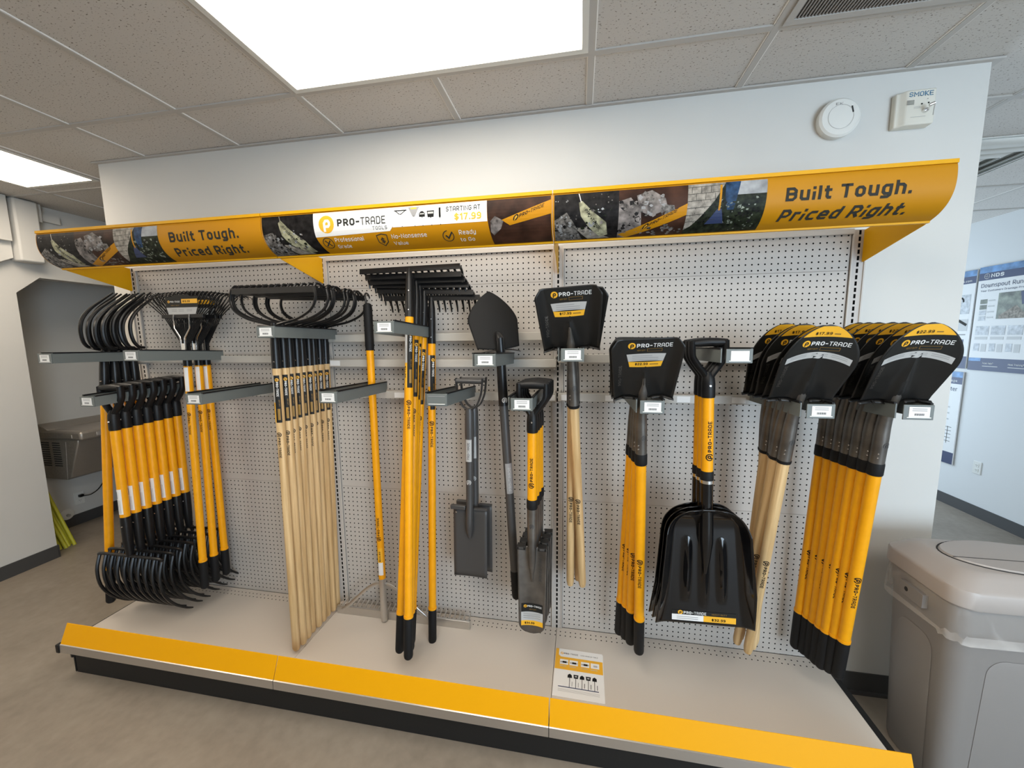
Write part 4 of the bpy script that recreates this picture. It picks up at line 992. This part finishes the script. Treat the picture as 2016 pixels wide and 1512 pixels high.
# wire leaf rakes
def leaf_rake():
    r = empty('leaf_rake'); n = 22
    ba = MB().box(-.126, .126, -.010, .004, .158, .178, 'steelblk'); bb = obj('spreader_bar', ba, r, bevel=.002)
    hd = obj('rake_head', MB().box(-.022, .022, -.006, .006, -.01, .035, 'steelblk').tube([(0, 0, .01), (0, 0, -.03), (0, 0, -.09)], [.012, .0165, .0175], 'steelblk', 14), r)
    for i in range(n):
        q = 2*i/(n-1)-1
        x0, x1, x2 = q*.020, q*.122, q*.245; zz = .292-.018*q*q
        t = MB().tube([(x0, 0, .02), (x1, 0, .168), (x1+(x2-x1)*.80, 0, zz-.032), (x2*.985, .004, zz-.008), (x2, .016, zz+.004), (x2*1.01, .060, zz-.002), (x2*1.015, .092, zz-.012)], [.0026, .0026, .0026, .0026, .0025, .0022, .0018], 'steelblk', 6)
        tn = obj('tine', t, hd)
        if i % 1 == 0: obj('tine_tip', MB().tube([(x2*1.012, .080, zz-.008), (x2*1.015, .093, zz-.0125)], .0027, 'zinc', 6), hd)
    sp = MB()
    for s in (-1, 1): sp.tube([(s*.013, -.013, -.005), (s*.014, -.014, .045), (s*.016, -.014, .062), (s*.047, -.014, .108), (s*.048, -.014, .158), (s*.048, -.011, .176)], [.0045]*3+[.0032]*3, 'zinc', 8)
    sp.box(-.016, .016, -.016, -.012, -.012, .03, 'zinc'); obj('spring_brace', sp, r)
    m = MB().box(-.098, .098, -.0065, -.0055, .182, .266, 'lblack'); mp = lambda a, c, e: (a, -.0065-e, c)
    m.flat([(-.080, .174), (.080, .174), (.094, .212), (-.094, .212)], mp, 'silver', .0005); m.flat([(-.07, .258), (-.04, .276), (.04, .276), (.07, .258)], mp, 'lblack', .0003)
    m.flat(rect(.0, .096, .232, .254), mp, 'gold', .0005); brand(m, -.084, .237, .0082, mp, 'white', .0007); text(m, '$19.99', .008, .237, .0105, mp, 'ink', .0009, .26, width=.044)
    text(m, 'HEAVY DUTY', -.064, .220, .005, mp, 'brown', .0007, width=.05)
    for a in (-.062, -.02, .03):
        for c in (.200, .193): m.flat(rect(a, a+.032, c, c+.0022), mp, 'gline', .0009)
    obj('label_card', m, r)
    obj('ferrule', MB().tube([(0, 0, -.03), (0, 0, -.085)], .0185, 'steelblk', 16), r)
    h = MB(); shaft(h, .0175, -.08, -1.14, 'yellow'); print_brand(h, .0175, -.325, .1, True, .0115); hh = obj('handle', h, r)
    m = MB(); band_label(.0175, -.215, -.092, -.25, .85, 'white')(m); obj('white_label', m, hh)
    grip_end(r, .0185, -1.135, -1.295)
    return r
p = leaf_rake()
for i in range(3):
    place(p, USED, [(.552, -.195, 1.462), (.556, -.140, 1.462), (.558, -.100, 1.462)][i], [(.548, -.233, .19), (.552, -.173, .195), (.552, -.108, .20)][i], [.0, .06, -.04][i], ['wire leaf rake with yellow handle, frontmost of three', 'wire leaf rake with yellow handle, the middle one of three', 'wire leaf rake with yellow handle, rearmost of three'][i], 'rake', 'wire leaf rakes')

# D-handled forks
def fork():
    r = empty('bedding_fork'); dgrip(r, .146, .026, .125, .225, .0215)
    h = handle_part(r, .0205, -.215, -.68, 'yellow')
    m = MB(); band_label(.0205, -.655, -.525, -.9, .75, 'white')(m); mp = cyl_map(.0205, -.535, 0.)
    for i in range(7): m.flat(rect(.004+i*.005, .007+i*.005, -.015, -.003), mp, 'ink', .0009, .004, 1)
    for i in range(5): m.flat(rect(.045, .115, -.014+i*.005, -.0128+i*.005), mp, 'gline', .0009)
    obj('white_label', m, h)
    fr = obj('ferrule', MB().tube([(0, 0, -.672), (0, 0, -.69), (0, 0, -.80), (0, .002, -.885)], [.0218, .023, .0215, .016], 'steelblk', 16), r)
    obj('rivet', MB().tube([(.004, -.022, -.72), (.005, -.0255, -.72)], [.0038, .002], 'zinc', 8, up=(0, 0, 1)), fr)
    W = .200; z0 = -.885
    hd = obj('fork_head', MB().tube(cr([(-W, .0, z0-.012), (-W+.02, -.002, z0), (0, -.004, z0+.002), (W-.02, -.002, z0), (W, 0, z0-.012)], 5), .0075, 'steelblk', 8), r)
    me = MB().tube(cr([(0, 0, z0-.004), (0, -.018, z0-.08), (0, -.010, z0-.17), (0, .028, z0-.25), (0, .085, z0-.315), (0, .125, z0-.345)], 4), [.0074]*12+[.0072, .007, .0068, .0064, .006, .0056, .005, .0044, .0036], 'steelblk', 7).mesh('tine')
    for i in range(10): obj('tine', me, hd, (lerp(-W+.001, W-.001, i/9), 0, -.006 if i in (0, 9) else 0))
    return r
p = fork(); n = 7
for i in range(n):
    y = lerp(-.348, -.072, i/(n-1))
    place(p, USED, (.264+.004*i, y, 1.292+.003*i), (.268+.006*i, y-.018, .30), [0, .02, -.03, .02, 0, -.02, .02][i], 'black many-tined fork with yellow D-handle, '+ordn(i, n)+' of the row', 'fork', 'D-handled forks at the left')

# curved-tine cultivators
def cultivator():
    r = empty('cultivator'); n = 4
    hd = obj('cultivator_head', MB().tube(cr([(-.078, -.012, .014), (-.05, -.004, .004), (0, 0, .0), (.05, -.004, .004), (.078, -.012, .014)], 4), .0075, 'steelblk', 8), r)
    me = MB().tube(cr([(0, .004, .004), (0, -.022, .010), (0, -.042, .042), (0, -.050, .10), (0, -.040, .155), (0, -.004, .210), (0, .050, .262), (0, .105, .312)], 4), [.0082]*18+[.008, .0078, .0076, .0073, .007, .0066, .0062, .0057, .0052, .0046, .004], 'steelblk', 8, flat=(1., 1.15)).mesh('tine')
    for i in range(n): obj('tine', me, hd, (lerp(-.078, .078, i/3), 0, .006 if i in (0, 3) else 0), (0, 0, lerp(.10, -.10, i/3)))
    fr = obj('ferrule', MB().tube([(0, 0, .004), (0, 0, -.03), (0, 0, -.10), (0, 0, -.20), (0, 0, -.235)], [.012, .0175, .0205, .0225, .0225], 'steelblk', 16), r)
    obj('rivet', MB().tube([(.006, -.021, -.165), (.007, -.0245, -.165)], [.004, .0025], 'zinc', 8, up=(0, 0, 1)), fr)
    handle_part(r, .0195, -.23, -1.20, 'yellow'); obj('white_ring', MB().tube([(0, 0, -.232), (0, 0, -.246)], .0205, 'white', 16), r)
    grip_end(r, .0205, -1.195, -1.395)
    return r
p = cultivator()
for i in range(4):
    place(p, USED, (.050+.010*i, -.215+.036*i, 1.462), [(.0, -.305, .08), (.05, -.235, .10), (.075, -.165, .10), (.085, -.12, .10)][i], [0, .05, -.04, .02][i], 'long-handled cultivator with curved black tines, '+ordn(i, 4)+' of four at the far left', 'cultivator', 'long-handled cultivators')

# aluminium landscape rake, standing head down
def landscape_rake():
    r = empty('landscape_rake')
    hd = obj('rake_head', MB().prism([(.0, .0), (.012, .0), (.012, .045), (.0, .045), (-.003, .022)], .76, 'alum', 'yz', -.29), r, bevel=.001)
    me = MB().tube([(0, .008, .024), (0, .050, .034), (0, .072, .042)], [.0045, .0045, .0035], 'alum', 8).mesh('tine')
    for i in range(28): obj('tine', me, hd, (lerp(-.275, .455, i/27), 0, 0))
    br = MB()
    for s, x in ((-1, -.235), (1, .235)): br.tube(cr([(0, -.012, .205), (s*.035, -.012, .212), (s*.10, -.010, .170), (x*.80, -.008, .085), (x, -.006, .045), (x+s*.02, -.003, .03)], 4), .0045, 'alum', 8, flat=(.7, 2.0), up=(0, 1, 0))
    obj('brace', br, r)
    obj('socket', MB().tube([(0, -.014, .008), (0, -.014, .05), (0, -.014, .25)], [.0165, .0185, .0185], 'alum', 16), r)
    h = MB().tube([(0, -.014, .24), (0, -.014, 1.46)], .0182, 'yellow', 16)
    mpo = cyl_map(.0182, .475, .15, False)
    def sh_(mp): return lambda a, b, e: (mp(a, b, e)[0], mp(a, b, e)[1]-.014, mp(a, b, e)[2])
    hb = MB(); print_brand(hb, .0182, .465, .15, False, .0125)
    k = len(h.v); h.v += [(a, b-.014, c) for a, b, c in hb.v]; i0 = h.m('ink'); h.f += [[q+k for q in f] for f in hb.f]; h.mi += [i0]*len(hb.f)
    hh = obj('handle', h, r)
    m = MB(); band_label(.0182, .275, .345, -.6, .9, 'white')(m); band_label(.0182, .345, .425, -.6, .9, 'gold')(m); band_label(.0182, .275, .425, -1.3, -.62, 'lblack')(m)
    text(m, '$44.99', .352, -.004, .008, cyl_map(.0182, 0., .15, False), 'ink', .0012, .24, width=.055)
    obj('handle_label', m, hh, (0, -.014, 0))
    g = MB().tube([(0, -.014, 1.45), (0, -.014, 1.47), (0, -.014, 1.655), (0, -.014, 1.672), (0, -.014, 1.678)], [.0195, .0215, .021, .0175, .009], 'rubber', 16); obj('end_grip', g, r)
    return r
p = landscape_rake(); p.location = (1.525, -.092, 0)
tag(p, 'upright landscape rake with wide aluminium head standing on the deck', 'rake')

# price brochures lying on the deck
r = empty('brochure', (2.55, -.262, 0), 'flat brochure lying on the deck with an orange band and pictures of five shovels', 'brochure', None)
r.rotation_euler = (0, 0, math.radians(-1))
b = MB().box(-.107, .109, -.126, .124, 0, .003, 'white'); mp = lambda a, c, e: (a-.107, -.126+c, .003+e)
b.flat(rect(0, .216, .135, .25), mp, 'gold', .0002); b.flat([(.014, .25), (.216, .25), (.216, .204), (.024, .204), (.014, .214)], mp, 'white', .0004)
brand(b, .022, .220, .009, mp, 'charcoal', .0006, dm_fg='white'); text(b, 'LONG HANDLED TOOLS', .115, .222, .006, mp, 'charcoal', .0006, width=.08)
for i, x in enumerate((.022, .066, .118, .162)):
    b.flat(rect(x, x+.038, .162, .190), mp, 'white', .0005)
    if i < 3: b.flat(rect(x+.002, x+.036, .172, .178), mp, 'gline', .0006)
    b.flat(rect(x+.012, x+.03, .170, .180), mp, 'ink' if i != 3 else 'silver', .0008); b.flat(rect(x, x+.03, .152, .155), mp, 'silver', .0005)
for i in range(5):
    x = .070+i*.027
    if i % 2 == 0: b.flat([(x-.010, .096), (x+.010, .096), (x+.009, .110), (x, .117), (x-.009, .110)], mp, 'ink', .0005)
    else: b.flat([(x-.009, .096), (x+.009, .096), (x+.011, .115), (x-.011, .115)], mp, 'ink', .0005); b.flat(rect(x-.005, x+.005, .103, .109), mp, 'silver', .0007)
    b.flat(rect(x-.0012, x+.0012, .05, .097), mp, 'charcoal', .0005); b.flat(rect(x+.010, x+.0125, .055, .078), mp, 'gline' if i < 2 else 'ink', .0005)
b.flat(rect(.022, .195, .046, .050), mp, 'navy', .0006)
for c in (.026, .031, .036): b.flat(rect(.022, .198, c, c+.0015), mp, 'silver', .0005)
obj('top_sheet', b, r)
obj('under_sheet', MB().box(-.104, .112, -.122, .121, -.0, .0012, 'white'), r)

# ------------------------------------------------------------------ wall devices
r = empty('smoke_detector', (3.556, WY, 2.365), 'round white smoke detector on the wall above the sign', 'smoke detector')
d = MB().tube([(0, 0, 0), (0, -.012, 0), (0, -.016, 0), (0, -.030, 0), (0, -.037, 0), (0, -.039, 0)], [.070, .070, .0735, .0735, .066, .02], 'whitepl', 48, up=(0, 0, 1)); obj('body', d, r)
c = MB(); mp = lambda a, b_, e: (a, -.0385-e, b_)
for q in _stroke([(.045*math.cos(t*.2), .045*math.sin(t*.2)) for t in range(32)]+[(.045, 0)], .0006): c.flat(q, mp, 'silver', .0004)
obj('test_button', c, r)
c = MB().box(.042, .046, -.040, -.036, .002, .026, 'recess'); obj('vent_slit', c, r, rot=(0, -.25, 0))
c = MB(); text(c, 'EK', -.02, .044, .009, lambda a, b_, e: (a, -.0380-e, b_), 'gline', .001, .12, width=.025); obj('printed_mark', c, r)
r = empty('smoke_alarm_station', (3.812, WY, 2.372), 'ivory wall box lettered SMOKE with a key in its lock', 'alarm panel')
obj('housing', MB().prism([(-.062, 0), (.062, 0), (.060, -.0415), (.056, -.042), (-.032, -.042), (-.040, -.038), (-.047, -.029), (-.055, -.025), (-.062, -.024)], .126, 'ivory', 'xy', -.064), r, bevel=.004)
fc = MB(); mp = lambda a, b_, e: (a, -.0425-e, b_)
text(fc, 'SMOKE', -.030, .036, .017, mp, 'blue', .0006, .16, width=.078, serif=True)
for i in range(5): fc.flat(rect(-.036, -.012, .008+i*.0035, .0095+i*.0035), mp, 'charcoal', .0006)
for a, c_ in ((.014, .008), (.036, .010)): fc.flat(disc(a, c_, .0028, 12), mp, 'ink', .0006)
for q in (0, .004): fc.flat(rect(-.012, .010, -.006+q, -.0048+q), mp, 'silver', .0006)
fc.flat(rect(-.02, .03, -.038, -.0366), mp, 'silver', .0006); fc.flat(rect(.030, .034, .024, .026), mp, 'gline', .0006)
obj('face_print', fc, r)
obj('lock', MB().tube([(.026, -.042, -.018), (.026, -.052, -.018)], [.009, .0075], 'zinc', 16, up=(0, 0, 1)), r)
kb = MB().tube([(.026, -.050, -.018), (.027, -.072, -.014)], .0018, 'zinc', 8, up=(0, 0, 1)).tube([(.020, -.070, -.012), (.034, -.074, -.008)], .006, 'zinc', 10, up=(0, 0, 1))
kb.tube([(.034, -.073, -.016), (.032, -.073, -.05)], .0013, 'zinc', 8).tube([(.030, -.0735, -.014), (.034, -.0735, -.012), (.036, -.0735, -.018), (.032, -.0735, -.019)], .001, 'zinc', 6)
obj('key', kb, r)

# posters on the wall of the right room
def poster(name, y0, y1, z0, z1, build, label):
    r = empty(name, (XR, (y0+y1)/2, z0), label, 'poster')
    w, h = y0-y1, z1-z0
    o = MB().box(-.014, -.004, -w/2, w/2, 0, h, 'white'); mp = lambda a, b_, e: (-.0143-e, w/2-a, b_)
    obj('board', o, r); m = MB(); build(m, mp, w, h); obj('print', m, r)
    return r
def head(m, mp, w, h):
    m.flat(rect(0, w, h-.12, h), mp, 'navy', .0); m.flat(rect(0, w, h-.055, h), mp, 'posterblue', .0006); m.flat(rect(0, w, 0, .115), mp, 'navy', .0); m.flat(rect(0, w*.18, .085, .115), mp, 'posterblue', .0005)
def nds(m, mp, w, h):
    head(m, mp, w, h)
    for q in _stroke(disc(.07, h-.085, .022)+[disc(.07, h-.085, .022)[0]], .002): m.flat(q, mp, 'silver', .0008)
    m.flat(rect(.048, .092, h-.087, h-.084), mp, 'silver', .0008); m.flat(rect(.068, .071, h-.107, h-.063), mp, 'silver', .0008)
    text(m, 'NDS', .105, h-.101, .034, mp, 'white', .0008, .26, width=.105)
    text(m, 'Downspout Runoff', .03, h-.185, .036, mp, 'navy', .0008, .14, width=.40); text(m, 'Your Customers Drainage Problem', .03, h-.222, .016, mp, 'navy', .0008, .14, width=.40)
    m.flat(rect(.19, w-.02, h-.47, h-.245), mp, 'postergreen', .0006); m.flat([(.21, h-.44), (.34, h-.36), (.45, h-.47), (.21, h-.47)], mp, 'brick', .0009)
    m.flat([(.36, h-.25), (.45, h-.25), (.47, h-.33), (.38, h-.36)], mp, 'navy', .0009); m.flat([(.43, h-.26), (.455, h-.26), (.47, h-.32), (.44, h-.33)], mp, 'posterblue', .0011)
    for i in range(4): m.flat(rect(.04, .10, h-.33-.05*i, h-.29-.05*i), mp, 'postergreen' if i < 2 else 'postergrey', .0006); m.flat(rect(.11, .165, h-.31-.05*i, h-.298-.05*i), mp, 'silver', .0006)
    for i in range(3): m.flat(rect(.03+.135*i, .145+.135*i, h-.61, h-.53), mp, 'postergrey', .0006); m.flat(rect(.03+.135*i, .14+.135*i, h-.65, h-.625), mp, 'silver', .0006); m.flat(rect(.03+.135*i, .08+.135*i, h-.755, h-.685), mp, 'postergrey', .0006); m.flat(rect(.095+.135*i, .14+.135*i, h-.76, h-.69), mp, 'silver', .0006)
    text(m, 'Need Help?', .13, .062, .015, mp, 'white', .0008, .2, width=.09); text(m, 'Need Training?', .34, .062, .015, mp, 'white', .0008, .2, width=.12)
    for x in (.13, .34): m.flat(rect(x, x+.13, .040, .046), mp, 'silver', .0008)
poster('poster', 2.440, 1.83, 1.168, 2.100, nds, 'white poster headed NDS Downspout Runoff on the right room wall')
def p2(m, mp, w, h):
    head(m, mp, w, h); m.flat(rect(w-.22, w-.03, h-.40, h-.22), mp, 'postergrey', .0006); m.flat(rect(w-.24, w-.03, h-.56, h-.45), mp, 'silver', .0006)
    for q in _stroke([(w-.2, h-.53), (w-.12, h-.46), (w-.05, h-.50)], .012): m.flat(q, mp, 'charcoal', .0009)
    for q in _stroke(disc(w-.13, h-.28, .035)[:16], .008): m.flat(q, mp, 'ink', .0009)
    m.flat(rect(w-.3, w-.05, h-.68, h-.64), mp, 'navy', .0006); m.flat(rect(w-.3, w-.05, h-.78, h-.73), mp, 'postergreen', .0006); m.flat(rect(w-.3, w-.04, h-.60, h-.59), mp, 'gline', .0006); text(m, 'nds.com', w-.16, h-.105, .02, mp, 'white', .0008, width=.12)
poster('poster', 3.07, 2.462, 1.175, 2.090, p2, 'blue-headed poster cut off by the end of the display wall, left of the NDS one')
def p3(m, mp, w, h):
    head(m, mp, w, h); text(m, 'drainage', w-.2, h-.1, .022, mp, 'white', .0008, width=.15); text(m, 'Center', w-.20, h-.19, .040, mp, 'navy', .0008, .14, width=.16)
    for i in range(5): m.flat(rect(w-.2, w-.05, .22+i*.035, .224+i*.035), mp, 'charcoal', .0006)
    for x in (.19, .14, .09): m.flat(rect(w-x, w-x+.004, .2, .37), mp, 'charcoal', .0006)
    for i in range(3): m.flat(rect(w-.2, w-.09, h-.36-i*.06, h-.345-i*.06), mp, 'silver', .0006)
poster('poster', 3.07, 2.470, .228, 1.140, p3, 'lower poster with a ladder-like line drawing under the other posters')
def outlet(name, loc, label, face):
    r = empty(name, loc, label, 'outlet')
    p = MB().box(0, .006, -.036, .036, -.058, .058, 'whitepl'); obj('cover_plate', p, r, bevel=.002)
    q = MB()
    for z in (-.022, .022):
        q.box(.006, .0085, -.016, .016, z-.014, z+.014, 'whitepl')
        for y in (-.006, .006): q.box(.0085, .0088, y-.0012, y+.0012, z-.002, z+.007, 'recess')
        q.box(.0085, .0088, -.0018, .0018, z-.010, z-.006, 'recess')
    obj('receptacle', q, r)
    if face: r.rotation_euler = (0, 0, math.pi)
    return r
outlet('wall_outlet', (XR, 2.245, .277), 'white wall outlet under the posters in the right room', True)
outlet('wall_outlet', (XA, .800, .065), 'white wall outlet under the drinking fountain', False)

# ------------------------------------------------------------------ drinking fountain in the alcove
r = empty('drinking_fountain', (XA, .82, .33), 'stainless wall-hung drinking fountain in the alcove', 'drinking fountain')
Y0, Y1 = -.235, .235          # local, around y = .82
body = MB()
body.prism([(0, .0), (.26, .0), (.30, .02), (.435, .335), (.435, .36), (0, .36)], Y1-Y0-.02, 'stain', 'xz', Y0+.01); obj('cabinet', body, r, bevel=.008)
top = obj('basin_top', MB().box(0, .49, Y0, Y1, .355, .432, 'stain'), r, bevel=.018)
obj('backsplash', MB().prism([(0, .42), (.12, .43), (.05, .475), (0, .48)], Y1-Y0-.01, 'stain', 'xz', Y0+.005), r, bevel=.008)
obj('basin', MB().box(.12, .45, Y0+.06, Y1-.05, .4318, .4335, 'grille'), top)
obj('push_bar', MB().box(.490, .497, -.13, .13, .376, .410, 'grille'), top, bevel=.004); obj('push_pad', MB().box(.4965, .4985, -.10, .10, .384, .402, 'recess'), top)
obj('side_button', MB().box(.30, .40, Y0-.004, Y0+.002, .375, .405, 'stain'), top, bevel=.003)
obj('bubbler', MB().tube([(.36, .10, .43), (.36, .10, .46), (.35, .10, .475)], [.016, .014, .008], 'zinc', 12), top)
v = MB()
for x in (.03, .15):
    for i in range(11): v.box(x, x+.085, Y0+.0085, Y0+.011, .12+i*.020, .129+i*.020, 'recess')
obj('side_louvre', v, r)
obj('front_seam', MB().tube([(.265, Y0+.0095, .005), (.305, Y0+.0095, .34)], .002, 'grille', 6), r)
cd = MB().tube(cr([(XA+.018, .806, .088), (XA+.05, .815, .085), (XA+.06, .86, .085), (XA+.05, .93, .12), (XA+.04, 1.0, .22), (XA+.04, 1.03, .34)], 6), .0045, 'black', 8).box(XA+.009, XA+.034, .790, .818, .077, .099, 'black')
tag(obj('power_cord', cd), 'black power cord plugged in under the drinking fountain', 'cord')
r = empty('drain_cover', (XA, .700, -.052), 'round white escutcheon low on the alcove wall', 'drain cover')
obj('plate', MB().tube([(0, 0, 0), (.006, 0, 0), (.010, 0, 0)], [.052, .052, .040], 'whitepl', 28, up=(0, 0, 1)), r); obj('center', MB().tube([(.009, 0, -.004), (.03, 0, -.004)], .012, 'silver', 14, up=(0, 0, 1)), r)
# lime yellow poles leaning behind the jamb
for i, (xb, yb) in enumerate(((-1.630, .402), (-1.612, .425), (-1.628, .452), (-1.612, .480), (-1.655, .475), (-1.680, .43))):
    B = Vector((xb, yb, F0)); T = Vector((xb-.345, yb-.10+.012*i, .80))
    d = (T-B); L = d.length
    o = obj('plastic_pole', MB().tube([(0, 0, 0), (0, 0, L)], .0115, 'stakes', 12), None, B, d.to_track_quat('Z', 'Y').to_euler())
    tag(o, 'lime yellow pole leaning behind the left wall corner below the fountain', 'pole', 'lime yellow poles by the fountain')

# ------------------------------------------------------------------ bin at the right
r = empty('trash_can', (4.075, -.252, F0), 'taupe slim rubbish bin with swing lid and clear liner beside the shelving', 'trash can'); r.scale = (1, 1, 1.135)
def rr(hx, hy, c, n=6):
    out = []
    for cx, cy, a0 in ((hx-c, hy-c, 0), (-hx+c, hy-c, 90), (-hx+c, -hy+c, 180), (hx-c, -hy+c, 270)):
        for i in range(n+1): a = math.radians(a0+90*i/n); out.append((cx+c*math.cos(a), cy+c*math.sin(a)))
    return out
def loft(mb, rings, mat, cap0=True, cap1=True):
    n = len(rings[0][0]); vs = [(x, y, z) for pts, z in rings for x, y in pts]
    fs = [(i*n+k, i*n+(k+1) % n, (i+1)*n+(k+1) % n, (i+1)*n+k) for i in range(len(rings)-1) for k in range(n)]
    if cap0: fs.append(tuple(range(n-1, -1, -1)))
    if cap1: fs.append(tuple(range((len(rings)-1)*n, len(rings)*n)))
    mb.add(vs, fs, mat)
b = MB(); loft(b, [(rr(.238, .124, .05), .002), (rr(.244, .129, .05), .02), (rr(.268, .148, .055), .60), (rr(.274, .154, .055), .62), (rr(.276, .156, .055), .68)], 'can')
body = obj('bin_body', b, r)
pn = MB()      # raised arch panels pressed into the faces
def arch(w, h, c=.05, n=6): return [(-w, 0), (w, 0)]+[(w-c+c*math.cos(math.radians(90*i/n)), h-c+c*math.sin(math.radians(90*i/n))) for i in range(n+1)]+[(-w+c-c*math.sin(math.radians(90*i/n)), h-c+c*math.cos(math.radians(90*i/n))) for i in range(n+1)]
k = MB(); a = arch(.16, .46); n = len(a)
k.add([(x, -(.1295+.0195*(z+.05)/.6)-.0002-.0018*q, z+.05) for q in (0, 1) for x, z in [(x*(1-.06*q), z*(1-.03*q)+.005*q) for x, z in a]], [(i, (i+1) % n, (i+1) % n+n, i+n) for i in range(n)]+[tuple(range(n, 2*n))], 'can'); obj('front_panel', k, body)
k = MB(); a = arch(.075, .46, .045)
k.add([(-(.2445+.0245*(z+.05)/.6)-.0002-.0018*q, -x, z+.05) for q in (0, 1) for x, z in [(x*(1-.08*q), z*(1-.03*q)+.005*q) for x, z in a]], [(i, (i+1) % n, (i+1) % n+n, i+n) for i in range(n)]+[tuple(range(n, 2*n))], 'can'); obj('side_panel', k, body)
obj('lift_handle', MB().box(-.292, -.274, -.05, .05, .60, .645, 'can').tube([(-.293, .02, .625), (-.2915, .02, .625)], .008, 'recess', 12, up=(0, 0, 1)), body, bevel=.005)
l = MB(); loft(l, [(rr(.283, .166, .06, 8), .672), (rr(.288, .170, .062, 8), .678), (rr(.288, .170, .062, 8), .722), (rr(.285, .167, .06, 8), .729), (rr(.278, .160, .058, 8), .733), (rr(.245, .135, .055, 8), .758), (rr(.222, .116, .05, 8), .768), (rr(.215, .110, .05, 8), .770)], 'lid')
ld = obj('lid', l, r)
fl = MB(); el = [(.205*math.cos(2*math.pi*i/40), .112*math.sin(2*math.pi*i/40)) for i in range(40)]
fl.add([(x, y, .7695) for x, y in el]+[(x*.975, y*.96, .776) for x, y in el], [(i, (i+1) % 40, (i+1) % 40+40, i+40) for i in range(40)]+[tuple(range(40, 80))], 'lid'); fo = obj('swing_flap', fl, ld)
obj('flap_seam', MB().tube([(x*1.012, y*1.016, .7703) for x, y in el]+[(el[0][0]*1.012, el[0][1]*1.016, .7703)], .0022, 'recess', 6), fo); obj('hinge_line', MB().box(-.20, .20, -.032, -.029, .7758, .7766, 'recess'), fo)
ln = MB(); rnd = random.Random(3); R0 = rr(.279, .159, .057, 10)
rings = []
for j, (g, z) in enumerate(((.0, .684), (.001, .66), (.003, .63), (.004, .60), (.005, .585), (.005, .565))):
    rings.append(([(x*(1+(g+rnd.uniform(-.003, .005))/.25), y*(1+(g+rnd.uniform(-.003, .005))/.15)) for x, y in R0], z))
n = len(R0); vs = [(x, y, z+(rnd.uniform(-.008, .008) if z < .6 else 0)) for pts, z in rings for x, y in pts]
ln.add(vs, [(i*n+k, i*n+(k+1) % n, (i+1)*n+(k+1) % n, (i+1)*n+k) for i in range(len(rings)-1) for k in range(n)], 'liner'); lo = obj('bin_liner', ln, r)
hm = MB(); hm.add([(x*1.002, y*1.003, z) for x, y, z in vs[4*n:6*n]], [(k, (k+1) % n, n+(k+1) % n, n+k) for k in range(n)], 'hem'); obj('liner_hem', hm, lo)

# ------------------------------------------------------------------ raise everything so that the floor is z = 0
for o in bpy.data.objects:
    if o.parent is None: o.location.z += ZO
